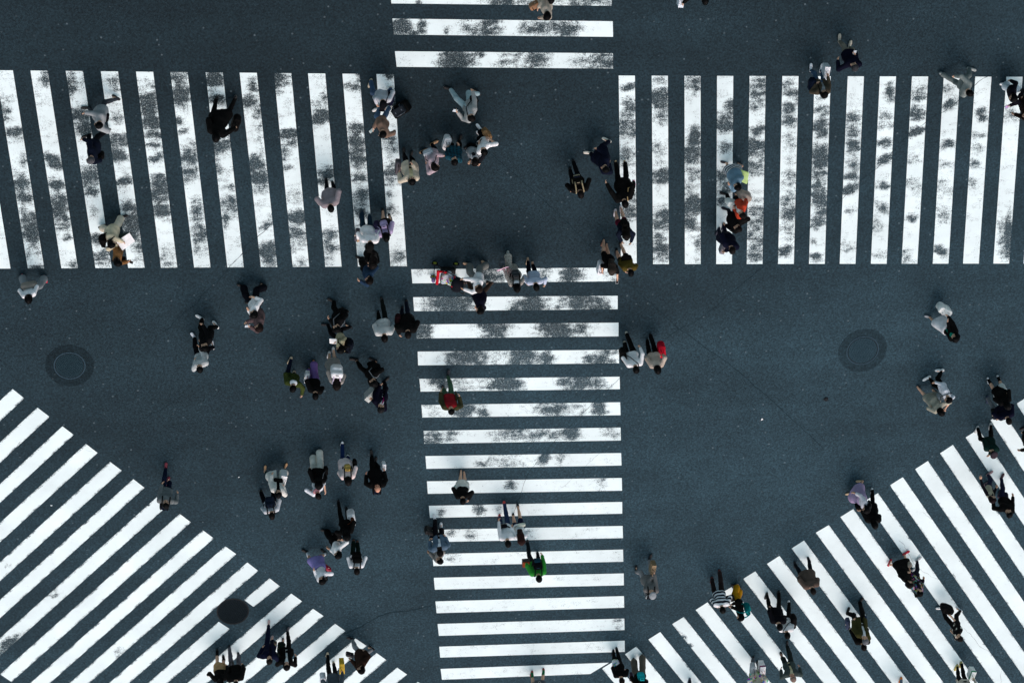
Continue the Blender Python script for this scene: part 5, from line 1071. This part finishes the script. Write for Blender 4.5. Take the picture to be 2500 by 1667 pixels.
person('person in white shirt with black backpack on the diagonal stripes', (1922,1551), 95, [(1926,1473),(1906,1490)], ('shirt','#eef0f6',.84), ('slim','#0d0d11'), '#d9dbdc', hair=('short',HB), h=1.7, bags=[dict(k='shoulder', side=-1, cross=True, c='#0c0d10', s=1.35, l='black slung bag on the white shirt on diagonal stripes')])
person('person in grey-green jacket with grey hair and cream collar', (1936,1654), 265, [(1922,1574),(1908,1600)], ('jacket','#3f4a48',.84), ('reg','#1f2626'), '#15191b', hair=('short','#8a7468'), skin='#c08a70', h=1.72, inner='#cfc6a2', hands=[(1953,1628,.95),(1905,1634,.95)])
person('person in cream floral coat at the bottom edge with two bags', (1851,1690), 95, [(1838,1609),(1850,1620)], ('coat','#cfccb8',.66,'print'), ('slim','#5a5f66'), '#17181b', hair=('bob',HD), fem=True, h=1.64, hands=[], bags=[dict(k='paper', c='#eff1f5', c2='#8a1c58', px=(1862,1632), z=.75, s=1.15, l='white box bag with magenta rim at the bottom edge'), dict(k='hand', c='#aab0b4', c3='#2a2c30', px=(1836,1634), z=.75, s=1.4, l='pale grey handbag with dark handle at the bottom edge')])
person('person below the bottom edge of whom one white-soled shoe shows', (1697,1742), 95, [(1683,1662),(1700,1676)], ('jacket','#3a3f48',.82), ('slim','#22262e'), '#3a4656', sole='#dfe3e6', hair=('short',HB), h=1.68)
person('person in black with bare arms and a floral bag at the bottom edge', (1518,1661), 88, [(1506,1587),(1497,1593)], ('tee','#0b0b0d',.92), ('slim','#0b0b0e'), '#101014', sole='#d0d4d6', hair=('short',HD), h=1.64, bags=[dict(k='tote', c='#dcdfe6', pat='print', px=(1503,1626), z=.75, s=1.3, l='white bag with coloured print at the bottom edge')])
person('person in wide taupe trousers with a turquoise bag', (1567,1683), 95, [(1546,1613),(1568,1604)], ('sweater','#0b0b0d',.92), ('wide','#5d584f',.85), '#15161a', hair=('bob',HB), fem=True, h=1.64, bags=[dict(k='backpack', c='#1aa3aa', s=.75, l='turquoise bag on the black top above taupe trousers'), dict(k='hand', c='#2c1230', px=(1539,1650), z=.75, s=.9, l='dark purple bag beside the wide taupe trousers')])
person('person in grey floral dress with orange-red shoes at the bottom edge', (1316,1722), 95, [(1298,1644),(1327,1638)], ('dress','#4c4f56',.6,'floral'), ('skirt','#4c4f56',.52,'floral'), '#8f4034', socks='#1f6b46', hair=('bob',HB), fem=True, h=1.62)
person('person in brown coat and black trousers walking away, on diagonal stripes', (1985,1442), 75, [(1941,1379),(1975,1367)], ('coat','#5f5048',.68), ('slim','#161a1f'), '#12141a', sole='#7f8a8a', hair=('short',HD), h=1.7)
person('person in olive coat with grey hair and black tracksuit trousers', (2114,1564), 300, [(2101,1467),(2070,1492)], ('coat','#39381f',.72), ('reg','#0b0b0e'), '#0c0c10', hair=('short','#6d7074'), h=1.78, inner='#d9dcde')
person('person in black coat and navy jeans half behind the olive coat', (2109,1580), 95, [(2111,1507),(2086,1516)], ('coat','#0a0a0c',.66), ('reg','#1a2a48'), '#e0e3e8', hair=('short',HB), h=1.66, bags=[dict(k='hand', c='#1a2c4c', px=(2069,1522), z=.5, s=1.2, l='navy bag beside the black coat and olive coat')])
person('person with bright red shoes in black skirt and jacket', (2222,1427), 320, [(2171,1373),(2211,1350)], ('jacket','#0d0c0e',.84), ('skirt','#0b0b0d',.38), '#c01a38', hair=('bob',HD), fem=True, h=1.62, hands=[(2215,1395,.95)], bags=[dict(k='hand', c='#9b8f82', px=(2217,1384), z=.65, s=.95, l='small beige bag of the person with bright red shoes')])
person('person in dark floral jacket with flying hair, beside the red shoes', (2247,1448), 320, [(2241,1366),(2226,1394)], ('jacket','#1a1620',.82,'print'), ('slim','#181a26'), '#aab0b4', hair=('tail',HB), fem=True, h=1.66, bags=[dict(k='shoulder', side=-1, c='#2b2630', pat='print', s=1.1, l='patterned dark bag of the person with flying hair')])
person('person in black shirt with pale flowers and sunglasses', (2342,1557), 195, [(2296,1485),(2341,1486)], ('tee','#0f1013',.86,'flowers'), ('slim','#0b0b0e'), '#d9dcde', hair=('short',HD), h=1.7, bags=[dict(k='tote', c='#0c0d0f', px=(2313,1487), z=.6, s=1.25, l='black tote bag held by the flowered black shirt')])
person('person with yellow shoes and pale beige shirt at the bottom edge', (2365,1702), 110, [(2335,1629),(2346,1622)], ('shirt','#b8b3a6',.84), ('slim','#0d0d11'), '#b3a565', hair=('short',HB), h=1.66, bags=[dict(k='paper', c='#dfe6e2', c2='#1f8a5a', px=(2375,1645), z=.75, s=1.0, l='white bag with green rim at the bottom edge'), dict(k='umbrella', c='#e3e1e6', hand=0, l='pale folded umbrella of the person with yellow shoes')])
person('person below the bottom edge with one bright orange shoe showing', (2212,1742), 100, [(2199,1660),(2216,1676)], ('jacket','#2b2f38',.82), ('slim','#6a7684'), '#d9781c', hair=('short',HB), h=1.68)
# -- bottom left
person('person in black sweater over tan skirt at the bottom edge', (538,1670), 85, [(530,1591),(546,1606)], ('sweater','#0c0c0e',.92), ('skirt','#a88a63',.62), '#0e0e10', socks='#101014', hair=('bob',HB), fem=True, h=1.64, hands=[(505,1644,.95)])
person('person in black jacket and grey trousers with a black handbag, bottom edge', (576,1671), 80, [(560,1583),(583,1600)], ('jacket','#0b0b0e',.84), ('slim','#5b585e'), '#1b1e24', hair=('short',HB), h=1.74, bags=[dict(k='hand', c='#0d0d10', px=(564,1630), z=.75, s=1.4, l='black handbag beside the grey trousers at the bottom edge')])
person('person in navy tracksuit with white shoulder stripes', (658,1611), 282, [(656,1522),(663,1560)], ('jacket','#10162a',.84), ('slim','#10162a'), '#c2a8a4', bare=True, hair=('short',HD), h=1.74, inner='#0f1220', hands=[(640,1579,.95)], bags=[dict(k='hand', c='#1a1518', pat='print', px=(672,1582), z=.75, s=1.0, l='dark bag with flowers held by the navy tracksuit')])
person('person in black with white collar and a dark green skirt flap', (700,1625), 276, [(701,1538),(693,1566)], ('jacket','#0b0c0e',.82), ('slim','#0c0c0f'), '#47484e', hair=('bob',HB), h=1.7, fem=True, inner='#dfe3e2', hands=[(723,1602,.95)], bags=[dict(k='tote', c='#14201a', px=(683,1590), z=.7, s=1.2, l='dark green cloth bag of the black jacket with white collar')])
person('person in grey-blue sweater at the bottom edge with a yellow bag', (818,1692), 88, [(799,1597),(815,1622)], ('sweater','#4b555c',.86), ('slim','#0c0d11'), '#c4b49a', hair=('short',HB), h=1.74, bags=[dict(k='paper', c='#c9a61c', px=(835,1626), z=.6, s=1.05, l='bright yellow shopping bag by the grey-blue sweater'), dict(k='tote', c='#d5dadf', px=(786,1656), z=.8, s=1.1, l='white bag at the left of the grey-blue sweater')])
person('person in dark brown jacket and grey trousers with black-white sneakers', (881,1637), 195, [(855,1561),(909,1577)], ('coat','#33241d',.72), ('reg','#86888a',.85), '#101216', sole='#e3e6e8', hair=('bob',HB), fem=True, h=1.68, bags=[dict(k='hand', c='#1b1a1f', hand=0, s=.9, l='black handbag held by the dark brown jacket')])

# ------------------------------------------------------------------ the stroller
def stroller():
    c = at(1085, 657); g = at(1055, 656)-c; yaw = math.atan2(g[1], g[0])-math.pi/2
    t = empty('stroller', (c[0], c[1], 0), yaw); tag(t, 'red and white stroller with black wheels, pushed by the white sweater', 'stroller')
    blk = fabric('#0d0e10', None, .55); red = fabric('#c4212e'); wh = fabric('#e8eaee'); met = solid('stroller_frame', '#1a1c1f', .4, .5)
    for x in (-.22, .22):
        for y in (-.30, .30):
            V = []; n = 16
            w = Parts(); pts = [(x, y+.075*math.cos(a), .09+.075*math.sin(a)) for a in np.linspace(0, 2*math.pi, n+1)]
            w.tube(pts, .020, 6); wo = w.build('wheel', solid('rubber', '#0e0e10', .8), t)
            hb = Parts(); hb.tube([(x-.03, y, .09), (x+.03, y, .09)], .048, 10); hb.build('hub', solid('hub_plastic', '#8d9330', .5), wo)
    f = Parts()
    for x in (-.22, .22):
        f.tube([(x, .30, .10), (x*.95, .05, .45), (x*.9, -.25, .80), (x*.9, -.42, 1.02)], .013, 6)
        f.tube([(x, -.30, .10), (x*.95, -.02, .48), (x*.95, .16, .62)], .012, 6)
    f.tube([(-.21, .30, .10), (.21, .30, .10)], .010, 6); f.tube([(-.21, -.30, .10), (.21, -.30, .10)], .010, 6); f.tube([(-.2, .16, .62), (.2, .16, .62)], .012, 6)
    f.build('frame', met, t)
    h = Parts(); h.tube([(-.2, -.42, 1.02), (-.19, -.47, 1.05), (.19, -.47, 1.05), (.2, -.42, 1.02)], .017, 8); h.build('handlebar', blk, t)
    R = rotm(0, -.75)
    q = Field((-.3, -.55, .2), (.3, .5, 1.1), .018); q.rbox((0, .06, .47), (.19, .20, .035), .03); q.rbox((0, -.20, .68), (.19, .045, .27), .04, R, k=.05); V, Q = q.mesh(); s = mesh_np('seat', V, [Q], wh, t)
    q = Field((-.3, -.55, .2), (.3, .5, 1.1), .018); q.cap((-.19, .24, .50), (.19, .24, .50), .045); q.cap((.195, .24, .50), (.195, .02, .56), .03, k=.03); V, Q = q.mesh(); mesh_np('bumper', V, [Q], red, t)
    q = Field((-.3, -.6, .5), (.3, .2, 1.2), .018); q.ell((0, -.26, .88), (.22, .20, .20)); q.cut((0, -.20, .86), (0, .62, -.78)); V, Q = q.mesh(); mesh_np('canopy', V, [Q], fabric('#17191f'), t)
    q = Field((-.3, -.6, .5), (.3, .2, 1.2), .018); q.cap((-.215, -.20, .80), (0, -.12, 1.0), .022); q.cap((.215, -.20, .80), (0, -.12, 1.0), .022); V, Q = q.mesh(); mesh_np('canopy_trim', V, [Q], red, t)
    q = Field((-.3, -.4, .1), (.3, .4, .45), .018); q.rbox((0, -.06, .25), (.18, .22, .09), .05); q.wrinkle(.01, 20, 3); V, Q = q.mesh(); mesh_np('basket', V, [Q], blk, t)
    b = empty('blanket', (c[0], c[1], 0), yaw); tag(b, 'multicoloured blanket heaped in the red stroller', 'blanket')
    q = Field((-.3, -.4, .4), (.3, .4, .95), .016); q.ell((0, -.02, .58), (.17, .20, .09)); q.ell((.05, -.16, .72), (.13, .12, .12), k=.05); q.wrinkle(.02, 22, 9); V, Q = q.mesh(); mesh_np('cloth', V, [Q], fabric('#c9c4cc', 'print'), b)
    b2 = empty('shoe_bag', (c[0], c[1], 0), yaw); tag(b2, 'lilac cloth bundle hanging at the stroller front', 'bundle')
    q = Field((-.4, .1, .2), (.2, .6, .7), .016); q.ell((-.17, .33, .36), (.07, .06, .09)); q.cap((-.17, .33, .42), (-.18, .27, .52), .02); q.wrinkle(.012, 25, 2); V, Q = q.mesh(); mesh_np('cloth', V, [Q], fabric('#8a7da8'), b2)
stroller()
